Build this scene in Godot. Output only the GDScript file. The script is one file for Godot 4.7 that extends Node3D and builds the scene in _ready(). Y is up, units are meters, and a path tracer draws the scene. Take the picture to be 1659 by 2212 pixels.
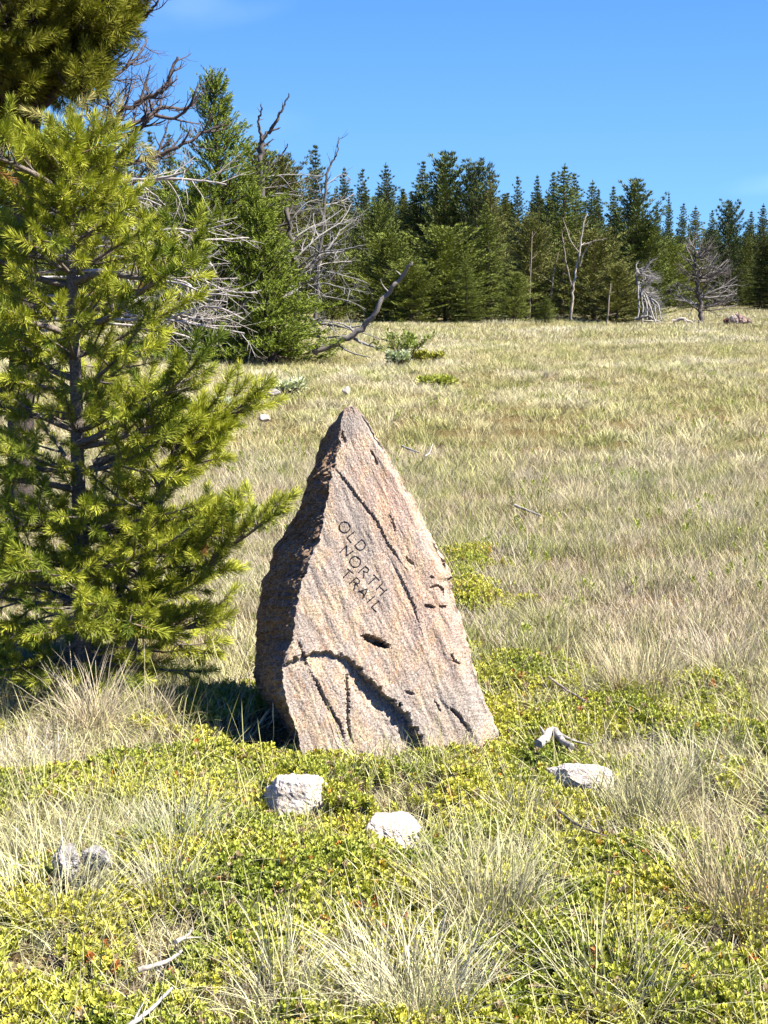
extends Node3D

const EYE := Vector3(0, 1.6, 0)
const PITCH := -9.45
const FOV := 40.0
const HALF_H := 1106.0
const HALF_W := 829.5

# ------------------------------------------------------------------ mesh collector
class MB:
	var v := PackedVector3Array()
	var n := PackedVector3Array()
	var c := PackedColorArray()
	var shaded := true
	func flat(a: Vector3, b: Vector3, d: Vector3, col: Color) -> void:
		v.append(a); v.append(b); v.append(d)
		c.append(col); c.append(col); c.append(col)
	func flat2(a: Vector3, b: Vector3, d: Vector3, c0: Color, c1: Color, c2: Color) -> void:
		v.append(a); v.append(b); v.append(d)
		c.append(c0); c.append(c1); c.append(c2)
	func vert(p: Vector3, nn: Vector3, col: Color) -> void:
		v.append(p); n.append(nn); c.append(col)
	func tube(path: PackedVector3Array, radii: PackedFloat32Array, sides: int, col: Color, wobble := 0.0) -> void:
		var m := path.size()
		if m < 2:
			return
		var t := (path[1] - path[0]).normalized()
		var u := t.cross(Vector3(0.31, 0.17, 0.93)).normalized()
		if u.length() < 0.1:
			u = t.cross(Vector3.UP).normalized()
		var rings := []
		var norms := []
		for i in m:
			if i > 0:
				t = (path[mini(i + 1, m - 1)] - path[i - 1]).normalized()
			u = (u - t * u.dot(t)).normalized()
			var w := t.cross(u)
			var ring := PackedVector3Array()
			var nr := PackedVector3Array()
			for j in sides + 1:
				var a := TAU * (j % sides) / sides
				var d := u * cos(a) + w * sin(a)
				var rr := radii[i]
				if wobble > 0.0:
					rr *= 1.0 + wobble * sin(3.7 * (j % sides) + 1.9 * i) * cos(2.3 * i + (j % sides))
				ring.append(path[i] + d * rr)
				nr.append(d)
			rings.append(ring)
			norms.append(nr)
		for i in m - 1:
			var r0: PackedVector3Array = rings[i]
			var r1: PackedVector3Array = rings[i + 1]
			var n0: PackedVector3Array = norms[i]
			var n1: PackedVector3Array = norms[i + 1]
			for j in sides:
				vert(r0[j], n0[j], col); vert(r1[j], n1[j], col); vert(r0[j + 1], n0[j + 1], col)
				vert(r0[j + 1], n0[j + 1], col); vert(r1[j], n1[j], col); vert(r1[j + 1], n1[j + 1], col)
		for e in [0, m - 1]:
			var re: PackedVector3Array = rings[e]
			var out := (path[0] - path[1]).normalized() if e == 0 else (path[m - 1] - path[m - 2]).normalized()
			for j in sides:
				if e == 0:
					vert(path[e], out, col); vert(re[j], out, col); vert(re[j + 1], out, col)
				else:
					vert(path[e], out, col); vert(re[j + 1], out, col); vert(re[j], out, col)
	func mesh(mat: Material) -> ArrayMesh:
		var a := []
		a.resize(Mesh.ARRAY_MAX)
		a[Mesh.ARRAY_VERTEX] = v
		a[Mesh.ARRAY_COLOR] = c
		if n.size() == v.size():
			a[Mesh.ARRAY_NORMAL] = n
		var am := ArrayMesh.new()
		am.add_surface_from_arrays(Mesh.PRIMITIVE_TRIANGLES, a)
		am.surface_set_material(0, mat)
		return am

# ------------------------------------------------------------------ globals
var rng := RandomNumberGenerator.new()
var nz := FastNoiseLite.new()
var nz2 := FastNoiseLite.new()
var look := Basis()
var focal := 1.0
var M := {}
var names := {}

func ray(px: float, py: float) -> Vector3:
	return look * Vector3((px - HALF_W) / focal, (HALF_H - py) / focal, -1.0)

func gp(px: float, py: float, y := 0.0) -> Vector3:
	var d := ray(px, py)
	return EYE + d * ((y - EYE.y) / d.y)

func at(px: float, py: float, depth: float) -> Vector3:
	var d := ray(px, py)
	return EYE + d * (depth / -d.z)

func ground_h(x: float, z: float) -> float:
	var r := sqrt(x * x + z * z)
	var far := smoothstep(8.0, 30.0, r)
	var calm := smoothstep(0.35, 1.3, Vector2(x - 0.05, z + 4.6).length())
	return -0.042 * (1.0 - calm) + calm * nz.get_noise_2d(x * 3.0, z * 3.0) * 0.05 * (1.0 - far * 0.5) + nz.get_noise_2d(x * 0.35 + 40.0, z * 0.35) * (0.03 + 0.14 * far)

func on_ground(px: float, py: float) -> Vector3:
	var p := gp(px, py)
	p.y = ground_h(p.x, p.z)
	return p

func rr(a: float, b: float) -> float:
	return rng.randf_range(a, b)

func numbered(called: String) -> String:
	if not names.has(called):
		names[called] = 0
		return called
	names[called] += 1
	return "%s_%03d" % [called, names[called]]

func thing(called: String, label: String, category: String, where: Vector3, group := "") -> Node3D:
	var o := Node3D.new()
	o.name = numbered(called)
	add_child(o)
	o.position = where
	tag(o, label, category, group)
	return o

func tag(o: Node, label: String, category := "", group := "", kind := "") -> void:
	if label: o.set_meta("label", label)
	if category: o.set_meta("category", category)
	if group: o.set_meta("group", group)
	if kind: o.set_meta("kind", kind)

func part(called: String, mesh: Mesh, parent: Node3D, where := Transform3D()) -> MeshInstance3D:
	var o := MeshInstance3D.new()
	o.name = called
	o.mesh = mesh
	o.transform = where
	parent.add_child(o, true)
	return o

func solo(called: String, mesh: Mesh, where: Vector3, label: String, category: String, group := "") -> MeshInstance3D:
	var o := MeshInstance3D.new()
	o.name = numbered(called)
	o.mesh = mesh
	add_child(o)
	o.position = where
	tag(o, label, category, group)
	return o

func scatter(called: String, mesh: Mesh, tf: Array, cols: PackedColorArray, parent: Node3D, label := "") -> MultiMeshInstance3D:
	var mm := MultiMesh.new()
	mm.transform_format = MultiMesh.TRANSFORM_3D
	mm.use_colors = true
	mm.mesh = mesh
	mm.instance_count = tf.size()
	for i in tf.size():
		mm.set_instance_transform(i, tf[i])
		mm.set_instance_color(i, cols[i])
	var o := MultiMeshInstance3D.new()
	o.multimesh = mm
	o.name = numbered(called) if parent == self else called
	parent.add_child(o, true)
	tag(o, label, "", "", "stuff")
	return o

func mat(col: Color, rough := 0.9, vc := true, back := Color(0, 0, 0), spec := 0.3) -> StandardMaterial3D:
	var m := StandardMaterial3D.new()
	m.albedo_color = col
	m.roughness = rough
	m.metallic_specular = spec
	m.vertex_color_use_as_albedo = vc
	if back != Color(0, 0, 0):
		m.backlight_enabled = true
		m.backlight = back
	m.cull_mode = BaseMaterial3D.CULL_DISABLED
	return m

func noise_tex(freq: float, ramp: Array, normal := false, bump := 4.0, size := 512, kind := FastNoiseLite.TYPE_SIMPLEX, sd := 1) -> NoiseTexture2D:
	var n := FastNoiseLite.new()
	n.seed = sd
	n.noise_type = kind
	n.frequency = freq
	n.fractal_octaves = 5
	var t := NoiseTexture2D.new()
	t.width = size
	t.height = size
	t.seamless = true
	t.noise = n
	if normal:
		t.as_normal_map = true
		t.bump_strength = bump
	elif ramp.size():
		var g := Gradient.new()
		g.offsets = PackedFloat32Array(ramp.map(func(x): return x[0]))
		g.colors = PackedColorArray(ramp.map(func(x): return x[1]))
		t.color_ramp = g
	return t

func smooth_path(pts: PackedVector3Array, per: int) -> PackedVector3Array:
	var out := PackedVector3Array()
	var m := pts.size()
	for i in m - 1:
		var p0 := pts[maxi(i - 1, 0)]
		var p3 := pts[mini(i + 2, m - 1)]
		for k in per:
			out.append(pts[i].cubic_interpolate(pts[i + 1], p0, p3, float(k) / per))
	out.append(pts[m - 1])
	return out

func taper(m: int, r0: float, r1: float) -> PackedFloat32Array:
	var out := PackedFloat32Array()
	for i in m:
		out.append(lerpf(r0, r1, float(i) / maxi(m - 1, 1)))
	return out

func frame_y(dir: Vector3, roll: float, s: float) -> Basis:
	var y := dir.normalized()
	var x := y.cross(Vector3(0.3, 0.2, 0.9)).normalized()
	if x.length() < 0.5:
		x = y.cross(Vector3.RIGHT).normalized()
	var z := x.cross(y)
	return (Basis(x, y, z) * Basis(Vector3.UP, roll)).scaled_local(Vector3.ONE * s)

func shift(p: PackedVector3Array, o: Vector3) -> PackedVector3Array:
	var out := PackedVector3Array()
	for q in p:
		out.append(q - o)
	return out

# ------------------------------------------------------------------ the scene
func _ready() -> void:
	rng.seed = 20240611
	nz.seed = 5
	nz.frequency = 0.35
	nz2.seed = 11
	nz2.frequency = 1.0
	focal = HALF_H / tan(deg_to_rad(FOV / 2.0))
	look = Basis(Vector3.RIGHT, deg_to_rad(PITCH))
	var cam := Camera3D.new()
	cam.name = "camera"
	cam.fov = FOV
	cam.near = 0.05
	cam.far = 5000.0
	add_child(cam)
	cam.position = EYE
	cam.basis = look
	cam.current = true
	make_sky()
	var sun := DirectionalLight3D.new()
	sun.name = "sun"
	add_child(sun)
	sun.light_energy = 1.6
	sun.light_color = Color(1.0, 0.97, 0.92)
	sun.light_angular_distance = 0.5
	sun.shadow_enabled = true
	sun.look_at_from_position(Vector3.ZERO, -Vector3(0.76, 1.04, 0.3), Vector3.FORWARD)
	materials()
	lay_patches()
	ground()
	forest()
	middle_fir()
	snags()
	big_pine()
	young_pine()
	stone()
	rocks_and_sticks()
	shrubs()
	grass_tufts()
	carpet()

func make_sky() -> void:
	var sm := ProceduralSkyMaterial.new()
	sm.sky_top_color = Color(0.005, 0.054, 0.265).linear_to_srgb()
	sm.sky_horizon_color = Color(0.095, 0.213, 0.35).linear_to_srgb()
	sm.sky_curve = 0.13
	sm.ground_bottom_color = Color(0.2, 0.17, 0.1).linear_to_srgb()
	sm.ground_horizon_color = Color(0.25, 0.3, 0.32).linear_to_srgb()
	sm.sun_angle_max = 1.0
	var w := 2048
	var h := 1024
	var im := Image.create(w, h, false, Image.FORMAT_RGBA8)
	im.fill(Color(1, 1, 1, 0))
	var cn := FastNoiseLite.new()
	cn.seed = 3
	cn.frequency = 0.012
	cn.fractal_octaves = 5
	# thin wisps: three in the view, others strewn over the rest of the sky
	var wisps := [[380.0, 6.0, 2.2, 0.5, 0.4], [545.0, 268.0, 1.2, 0.28, 0.22], [1652.0, 393.0, 0.9, 0.2, 0.45]]
	var list := []
	for k in wisps:
		var d := ray(k[0], k[1]).normalized()
		list.append([atan2(d.x, -d.z), asin(d.y), deg_to_rad(k[2]), deg_to_rad(k[3]), k[4]])
	var r2 := RandomNumberGenerator.new()
	r2.seed = 9
	for i in 26:
		var az := r2.randf_range(0.95, TAU - 0.95)
		list.append([wrapf(az, -PI, PI), r2.randf_range(0.1, 0.9), r2.randf_range(0.03, 0.1), r2.randf_range(0.008, 0.025), r2.randf_range(0.2, 0.45)])
	for k in list:
		var u0: float = k[0] / TAU * w
		var v0: float = (0.5 - k[1] / PI) * h
		var ru: float = k[2] / TAU * w * 2.2
		var rv: float = k[3] / PI * h * 2.2
		for y in range(maxi(0, int(v0 - rv)), mini(h, int(v0 + rv) + 2)):
			for x in range(int(u0 - ru), int(u0 + ru) + 2):
				var e := pow((x - u0) / ru, 2.0) + pow((y - v0 + (x - u0) * 0.08) / rv, 2.0)
				if e < 1.0:
					var a: float = k[4] * (1.0 - e) * clampf(0.55 + 0.9 * cn.get_noise_2d(x * 3.0, y * 9.0), 0.0, 1.0)
					im.set_pixel(posmod(x, w), y, Color(1, 1, 1, clampf(a, 0.0, 1.0)))
	sm.sky_cover = ImageTexture.create_from_image(im)
	sm.sky_cover_modulate = Color(0.3, 0.3, 0.29, 1.0)
	var sky := Sky.new()
	sky.sky_material = sm
	var env := Environment.new()
	env.background_mode = Environment.BG_SKY
	env.sky = sky
	env.tonemap_mode = Environment.TONE_MAPPER_LINEAR
	env.tonemap_exposure = 3.75
	env.sdfgi_enabled = true
	env.ssao_enabled = true
	env.ssil_enabled = true
	var we := WorldEnvironment.new()
	we.name = "environment"
	we.environment = env
	add_child(we)

func tri_mat(m: StandardMaterial3D, scale: float) -> StandardMaterial3D:
	m.uv1_triplanar = true
	m.uv1_world_triplanar = true
	m.uv1_scale = Vector3.ONE * scale
	return m

func materials() -> void:
	M.grass = mat(Color(0.820, 0.820, 0.820).linear_to_srgb(), 0.75, true, Color(0.5, 0.5, 0.5), 0.25)
	M.leaf = mat(Color(0.950, 0.950, 0.950).linear_to_srgb(), 0.5, true, Color(0.55, 0.6, 0.3), 0.35)
	M.needle = mat(Color(0.950, 0.950, 0.950).linear_to_srgb(), 0.7, true, Color(0.6, 0.65, 0.3), 0.2)
	M.crown = mat(Color.WHITE, 0.7, true, Color(0.4, 0.45, 0.2), 0.25)
	var b := mat(Color(0.800, 0.800, 0.800).linear_to_srgb(), 0.95)
	b.albedo_texture = noise_tex(0.03, [[0.0, Color(0.5, 0.46, 0.42)], [0.45, Color(0.8, 0.77, 0.74)], [1.0, Color(1, 1, 1)]])
	b.normal_enabled = true
	b.normal_texture = noise_tex(0.03, [], true, 6.0)
	M.bark = tri_mat(b, 4.0)
	var d := mat(Color(0.800, 0.800, 0.800).linear_to_srgb(), 0.85)
	d.albedo_texture = noise_tex(0.02, [[0.0, Color(0.45, 0.42, 0.4)], [0.4, Color(0.8, 0.78, 0.76)], [1.0, Color(1, 1, 1)]], false, 0, 512, FastNoiseLite.TYPE_SIMPLEX, 4)
	M.dead = tri_mat(d, 3.0)
	var s := mat(Color(0.800, 0.800, 0.800).linear_to_srgb(), 0.85, true, Color(0, 0, 0), 0.35)
	s.albedo_texture = noise_tex(0.05, [[0.0, Color(0.4, 0.34, 0.31)], [0.38, Color(0.82, 0.78, 0.75)], [0.6, Color(1, 0.98, 0.95)], [1.0, Color(1, 1, 1)]], false, 0, 1024, FastNoiseLite.TYPE_SIMPLEX, 8)
	s.normal_enabled = true
	s.normal_texture = noise_tex(0.06, [], true, 5.0, 1024)
	s.normal_scale = 0.3
	M.stone = tri_mat(s, 3.0)
	M.stone.uv1_world_triplanar = false
	var w := mat(Color(0.800, 0.800, 0.800).linear_to_srgb(), 0.8)
	w.albedo_texture = noise_tex(0.03, [[0.0, Color(0.38, 0.36, 0.34)], [0.34, Color(0.72, 0.69, 0.66)], [0.52, Color(0.95, 0.93, 0.91)], [1.0, Color(1, 1, 1)]], false, 0, 512, FastNoiseLite.TYPE_SIMPLEX, 12)
	w.normal_enabled = true
	w.normal_texture = noise_tex(0.05, [], true, 6.0)
	M.white = tri_mat(w, 8.0)
	M.white.uv1_world_triplanar = false
	M.paint = mat(Color(0.012, 0.012, 0.016).linear_to_srgb(), 0.6, false)
	var g := mat(Color(0.700, 0.700, 0.700).linear_to_srgb(), 1.0, true, Color(0, 0, 0), 0.1)
	g.albedo_texture = noise_tex(0.04, [[0.0, Color(0.3, 0.25, 0.2)], [0.4, Color(0.62, 0.55, 0.45)], [0.55, Color(0.9, 0.84, 0.72)], [1.0, Color(1, 0.98, 0.9)]], false, 0, 1024, FastNoiseLite.TYPE_SIMPLEX, 21)
	g.normal_enabled = true
	g.normal_texture = noise_tex(0.05, [], true, 8.0)
	M.ground = tri_mat(g, 1.3)

func tan_at(x: float, z: float) -> Color:
	# the meadow's own colour in broad patches: straw, bleached, greenish
	var a := nz.get_noise_2d(x * 0.9, z * 0.5) * 0.5 + 0.5
	var b := nz.get_noise_2d(x * 2.4 + 90.0, z * 1.6 - 30.0) * 0.5 + 0.5
	var c := Color(0.49, 0.445, 0.235).lerp(Color(0.62, 0.57, 0.39), smoothstep(0.35, 0.75, a))
	c = c.lerp(Color(0.36, 0.37, 0.13), smoothstep(0.38, 0.75, b) * 0.8)
	if z > -9.0:
		var g := exp(-(pow((x - 0.55) / 0.55, 2.0) + pow((z + 5.6) / 0.9, 2.0))) + exp(-(pow((x - 0.7) / 0.6, 2.0) + pow((z + 8.0) / 0.9, 2.0)))
		c = c.lerp(Color(0.36, 0.39, 0.13), clampf(g, 0.0, 1.0) * 0.8)
		var p := exp(-(pow((x - 1.45) / 0.55, 2.0) + pow((z + 6.6) / 1.1, 2.0)))
		c = c.lerp(Color(0.6, 0.5, 0.37), p * 0.8)
	var e := nz.get_noise_2d(x * 5.0 - 60.0, z * 3.2) + 0.6 * nz.get_noise_2d(x * 11.0, z * 8.0 + 20.0)
	return c * (1.0 + 0.35 * e)

func ground() -> void:
	var cols := 220
	var rows := 260
	var v := PackedVector3Array()
	var c := PackedColorArray()
	var n := PackedVector3Array()
	var idx := PackedInt32Array()
	for j in rows + 1:
		var t := float(j) / rows * 2.0 - 1.0
		var z := -5.0 + 14.0 * t + 2500.0 * pow(t, 7.0) + 20.0 * pow(t, 3.0)
		for i in cols + 1:
			var s := float(i) / cols * 2.0 - 1.0
			var x := 11.0 * s + 2500.0 * pow(s, 7.0) + 15.0 * pow(s, 3.0)
			v.append(Vector3(x, ground_h(x, z), z))
			var e := 0.25
			n.append(Vector3(ground_h(x - e, z) - ground_h(x + e, z), 2.0 * e, ground_h(x, z - e) - ground_h(x, z + e)).normalized())
			var near := smoothstep(30.0, 8.0, Vector2(x, z).length())
			var col := tan_at(x, z) * 0.6
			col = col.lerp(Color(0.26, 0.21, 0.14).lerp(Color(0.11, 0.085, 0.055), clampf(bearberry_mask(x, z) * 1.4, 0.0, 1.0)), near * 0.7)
			c.append(Color(col.r, col.g, col.b, 1.0))
	for j in rows:
		for i in cols:
			var a := j * (cols + 1) + i
			var b := a + cols + 1
			idx.append_array([a, a + 1, b, a + 1, b + 1, b])
	var arr := []
	arr.resize(Mesh.ARRAY_MAX)
	arr[Mesh.ARRAY_VERTEX] = v
	arr[Mesh.ARRAY_NORMAL] = n
	arr[Mesh.ARRAY_COLOR] = c
	arr[Mesh.ARRAY_INDEX] = idx
	var am := ArrayMesh.new()
	am.add_surface_from_arrays(Mesh.PRIMITIVE_TRIANGLES, arr)
	am.surface_set_material(0, M.ground)
	var o := MeshInstance3D.new()
	o.name = "ground"
	o.mesh = am
	add_child(o)
	tag(o, "", "", "", "structure")

# ------------------------------------------------------------------ conifers of the forest
func leaflet(mb: MB, p: Vector3, d: Vector3, l: float, w: float, col: Color) -> void:
	var side := d.cross(Vector3(rr(-1, 1), rr(-1, 1), rr(-1, 1))).normalized() * w * 0.5
	mb.flat(p - side, p + d * l, p + side, col)

func conifer(sd: int, hh: float, rad: float, pine: bool, leaf_l: float, leaf_w: float, per: int, low: float, gap: float, step: float) -> Array:
	# [trunk, crown], standing at the origin
	rng.seed = sd
	var tr := MB.new()
	var cr := MB.new()
	var lean := Vector3(rr(-0.03, 0.03), 0, rr(-0.03, 0.03))
	var path := PackedVector3Array()
	for i in 9:
		var t := i / 8.0
		path.append(Vector3(0, hh * t, 0) + lean * hh * t * t + Vector3(rr(-0.02, 0.02), 0, rr(-0.02, 0.02)) * (1.0 if i else 0.0))
	tr.tube(path, taper(9, hh * 0.017, 0.006), 7, Color(0.17, 0.135, 0.11))
	var h := hh * low
	while h < hh * 0.985:
		var t := h / hh
		var prof := pow(1.0 - t, 0.72) * minf(1.0, 0.8 + (t - low) * 2.0)
		if pine:
			prof = minf(pow(sin(PI * clampf(pow(t, 0.72) * 0.82 + 0.18, 0.0, 1.0)), 0.7) + 0.12, 0.12 + 3.0 * (1.0 - t))
		var whorl := rr(0.75, 1.15)
		var nb := rng.randi_range(5, 7) if t < 0.85 else 4
		var spin := rr(0, TAU)
		for k in nb:
			if rng.randf() < gap:
				continue
			var az := spin + TAU * k / nb + rr(-0.3, 0.3)
			var ln := rad * prof * whorl * rr(0.6, 1.15) + 0.05
			var el := lerpf(-0.15, 0.75, pow(t, 1.5)) + rr(-0.12, 0.12)
			if pine:
				el = lerpf(0.1, 0.9, t) + rr(-0.2, 0.2)
			var out := Vector3(cos(az), 0, sin(az))
			var dir := out * cos(el) + Vector3.UP * sin(el)
			var start := Vector3(0, h, 0) + lean * hh * t * t
			var lat := dir.cross(Vector3.UP).normalized()
			var tone := rr(0.75, 1.2)
			var s := ln * 0.2
			var pts := PackedVector3Array([start])
			while s < ln:
				var f := s / ln
				var p := start + dir * s + Vector3.UP * (0.16 * ln * f * f - (0.0 if pine else 0.1 * ln * f))
				pts.append(p)
				var half := ln * 0.34 * (1.0 - f * 0.75) * (0.5 if pine else 1.0)
				for q in per:
					var lo := rr(-1, 1)
					var pp := p + lat * lo * half + Vector3(rr(-1, 1), rr(-0.5, 0.8), rr(-1, 1)) * leaf_l * (0.7 if pine else 0.4)
					var ld := (dir * rr(0.3, 1.0) + lat * lo * 0.9 + Vector3.UP * rr(0.0, 0.9)).normalized()
					var br := tone * rr(0.7, 1.25)
					leaflet(cr, pp, ld, leaf_l * rr(0.7, 1.3), leaf_w, Color(br, br * rr(0.95, 1.05), br))
				s += step
			if pts.size() > 2:
				tr.tube(pts, taper(pts.size(), 0.008 + ln * 0.008, 0.003), 3, Color(0.16, 0.13, 0.11))
		h += step * (1.05 if pine else 0.95) * rr(0.8, 1.2)
	# leader
	for q in 14:
		var y := hh * (0.955 + 0.045 * rng.randf())
		var a := rr(0, TAU)
		leaflet(cr, Vector3(lean.x * hh, y, lean.z * hh), Vector3(cos(a) * 0.5, 1.0, sin(a) * 0.5).normalized(), leaf_l, leaf_w, Color(1, 1, 1))
	return [tr, cr]

func forest() -> void:
	var tones := []
	for k in [Color(0.112, 0.142, 0.028), Color(0.14, 0.168, 0.032), Color(0.088, 0.114, 0.03), Color(0.132, 0.14, 0.036), Color(0.068, 0.092, 0.034)]:
		var m := mat(Color(k.r, k.g, k.b).linear_to_srgb(), 0.75, true, Color(0.45, 0.45, 0.2), 0.25)
		tones.append(m)
	var kinds := []
	for i in 4:
		var a: Array = conifer(100 + i, 8.0, 1.55 + 0.15 * i, false, 0.125, 0.036, 17, 0.02, 0.1, 0.19)
		kinds.append([a[0].mesh(M.bark), a[1].mesh(tones[0]), 8.0])
	for i in 4:
		var a: Array = conifer(200 + i, 6.0, 1.6 + 0.12 * i, true, 0.125, 0.042, 22, 0.015, 0.12, 0.2)
		kinds.append([a[0].mesh(M.bark), a[1].mesh(tones[0]), 6.0])
	rng.seed = 77
	# x of the top, y of the top, metres away, kind (0-3 fir, 4-7 pine), breadth, tone, label
	var list := [
		[-40, 330, 60, 0, 1.0, 0, "dark conifer past the big pine's trunk, cut by the left edge of the photo"],
		[70, 300, 58, 1, 1.0, 2, "dark conifer behind the young pine's top, left of its leader"],
		[150, 360, 52, 4, 1.1, 0, "bushy conifer hidden behind the middle of the young pine"],
		[245, 330, 54, 5, 1.1, 1, "olive conifer seen through the dead limbs just right of the young pine's crown"],
		[330, 285, 62, 2, 0.75, 4, "small dark blue green spire peeking over the dead limbs left of the tall fir"],
		[366, 288, 50, 0, 0.8, 2, "thin pale tipped fir leader left of the tall spiky fir"],
		[420, 400, 50, 6, 1.1, 0, "bushy conifer filling in behind the tall spiky fir's left side"],
		[548, 318, 56, 4, 1.0, 3, "olive pine with thin crown between the tall fir and the forked dead top"],
		[600, 345, 57, 7, 1.0, 3, "brownish olive pine right behind the forked dead top"],
		[633, 347, 66, 3, 0.7, 4, "small dark spire left of the dark twin pointed fir behind the grey snag"],
		[682, 312, 64, 1, 0.85, 4, "tall dark pointed fir above the grey snag, highest tree right of it"],
		[745, 362, 64, 0, 0.8, 4, "dark pointed fir, left one of a close pair left of the forest's high middle"],
		[776, 366, 65, 2, 0.8, 4, "dark pointed fir, right one of a close pair left of the forest's high middle"],
		[720, 450, 54, 5, 1.0, 1, "olive pine behind the tip of the grey snag's upper limbs"],
		[812, 440, 55, 6, 1.0, 0, "mid green pine in front of the close pair of pointed firs"],
		[841, 352, 62, 3, 0.85, 4, "tiered dark fir with open layered branches, first of the tall group"],
		[904, 348, 63, 1, 1.0, 2, "full dark fir with rounded tip between the tiered fir and the tallest pine"],
		[958, 338, 62, 4, 1.05, 2, "tallest pine of the forest edge with a broad rounded top"],
		[1033, 352, 62, 5, 0.8, 4, "pine with a tufted lollipop top right of the tallest pine"],
		[1066, 370, 60, 2, 0.9, 3, "brownish olive fir close against the tufted pine's right side"],
		[1123, 382, 66, 2, 0.7, 4, "faint grey green fir tip set back in the gap of the skyline"],
		[1167, 379, 63, 0, 0.7, 4, "narrow dark fir left of the spiky leader in the forest middle"],
		[1194, 372, 62, 1, 0.8, 2, "dark fir touching the left side of the fir with the spiky leader"],
		[1220, 354, 56, 3, 1.15, 0, "big full fir with a thin spiky leader above the pale dead trunk"],
		[1250, 374, 62, 1, 0.9, 2, "dark fir right behind the fir with the spiky leader"],
		[1275, 390, 63, 3, 0.9, 2, "dark fir stepping down right of the spiky leader"],
		[1297, 408, 66, 0, 0.7, 4, "slim fir in the dip of the skyline right of the forest middle"],
		[1332, 402, 62, 0, 0.85, 2, "dark fir standing close left of the broad flat topped pine"],
		[1366, 395, 60, 4, 1.05, 2, "broad dark pine with a flat tufted top, last tall tree of the middle group"],
		[1424, 442, 72, 1, 0.75, 4, "short dark fir in the skyline just left of the slim spire"],
		[1446, 424, 76, 0, 0.6, 4, "slim dark spire standing alone in the skyline right of the middle group"],
		[1472, 440, 74, 2, 0.8, 2, "dark fir next to the slim spire, on its right"],
		[1504, 445, 75, 3, 0.9, 3, "olive fir rising above the dark grey dead tree at right"],
		[1538, 455, 76, 2, 0.75, 4, "dark fir tip above the right dead grey tree's right half"],
		[1578, 437, 78, 5, 0.75, 4, "dark pine with a whorled top near the right edge of the skyline"],
		[1620, 457, 80, 0, 0.9, 2, "low fir between the whorled pine and the right edge"],
		[1652, 440, 78, 3, 0.8, 4, "dark fir cut by the right edge of the photo"],
		[835, 505, 51, 5, 1.3, 1, "bright green bushy pine at the meadow edge above the fallen curved log"],
		[890, 560, 49.5, 6, 1.5, 1, "low bushy green pine just right of the curved log's tip"],
		[965, 492, 51, 7, 1.35, 1, "bushy olive pine at the meadow edge below the tallest pine"],
		[1010, 560, 49.5, 3, 1.4, 0, "low dark green fir skirting the meadow below the tufted pine"],
		[1058, 440, 52, 0, 1.2, 0, "tall mid green fir at the meadow edge, left of the dark hollow"],
		[1112, 590, 49.5, 4, 1.4, 1, "low bright green pine at the meadow edge beneath thin grey stems"],
		[1150, 470, 54, 6, 1.1, 3, "olive pine over the dark hollow left of the pale dead trunk"],
		[1178, 640, 49.2, 2, 1.9, 0, "small bright fir at the meadow edge, left of the pale dead trunk's foot"],
		[1288, 500, 52.5, 7, 1.2, 3, "olive pine just right of the pale dead trunk"],
		[1335, 570, 50.5, 5, 1.25, 3, "brownish olive pine behind the thin straight dead pole"],
		[1405, 480, 60, 4, 1.15, 0, "mid green pine behind the silvery leaning dead tree"],
		[1450, 520, 70, 6, 1.2, 1, "olive green pine between the two dead trees at right"],
		[1540, 500, 80, 7, 1.2, 0, "green pine behind the dark grey dead tree"],
		[1590, 515, 84, 5, 1.1, 0, "green pine standing right of the dark grey dead tree"],
		[1632, 510, 88, 6, 1.1, 3, "reddish tinged olive pine near the right edge"],
		[1670, 515, 88, 4, 1.1, 0, "green pine at the right edge, shading the far meadow"],
		[1730, 470, 70, 5, 1.1, 0, "pine standing just outside the right edge"],
		[1390, 655, 51.5, 5, 1.9, 1, "knee high bushy pine at the foot of the silvery dead tree"],
	]
	for k in list:
		var top := at(k[0], k[1], k[2])
		var base := Vector3(top.x, ground_h(top.x, top.z) - 0.05, top.z)
		var kind: Array = kinds[k[3]]
		var called := "fir_tree" if k[3] < 4 else "pine_tree"
		var o := thing(called, k[6], "tree", base, "trees of the forest edge")
		part("trunk", kind[0], o)
		var crown := part("crown", kind[1], o)
		crown.set_surface_override_material(0, tones[k[5]])
		var sy: float = (top.y - base.y) / kind[2]
		var sw: float = sy * k[4] * (1.15 if sy > 0.6 else 1.45)
		o.scale = Vector3(sw, sy, sw)
		o.rotation.y = rng.randf() * TAU
	# the wood behind, one mass
	var tf := []
	var cols := PackedColorArray()
	for i in 330:
		var dep := rr(70, 130)
		var x := rr(-0.36, 0.4) * dep
		var px := HALF_W + x / dep * focal
		var topy := lerpf(395.0, 475.0, smoothstep(1050.0, 1500.0, px)) + rr(8, 45)
		var hgt := at(px, topy, dep).y
		var s := hgt / 8.0
		tf.append(Transform3D(Basis(Vector3.UP, rr(0, TAU)).scaled_local(Vector3(s * 1.2, s, s * 1.2)), Vector3(x, ground_h(x, -dep), -dep)))
		var b := rr(0.75, 1.1)
		cols.append(Color(b, b, b))
	var far := mat(Color(0.09, 0.105, 0.026).linear_to_srgb(), 0.8, true, Color(0.4, 0.4, 0.2), 0.2)
	var fm: ArrayMesh = kinds[1][1].duplicate()
	fm.surface_set_material(0, far)
	scatter("wood_behind", fm, tf, cols, self, "dense dark wood filling in behind the first rows of conifers")

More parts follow.
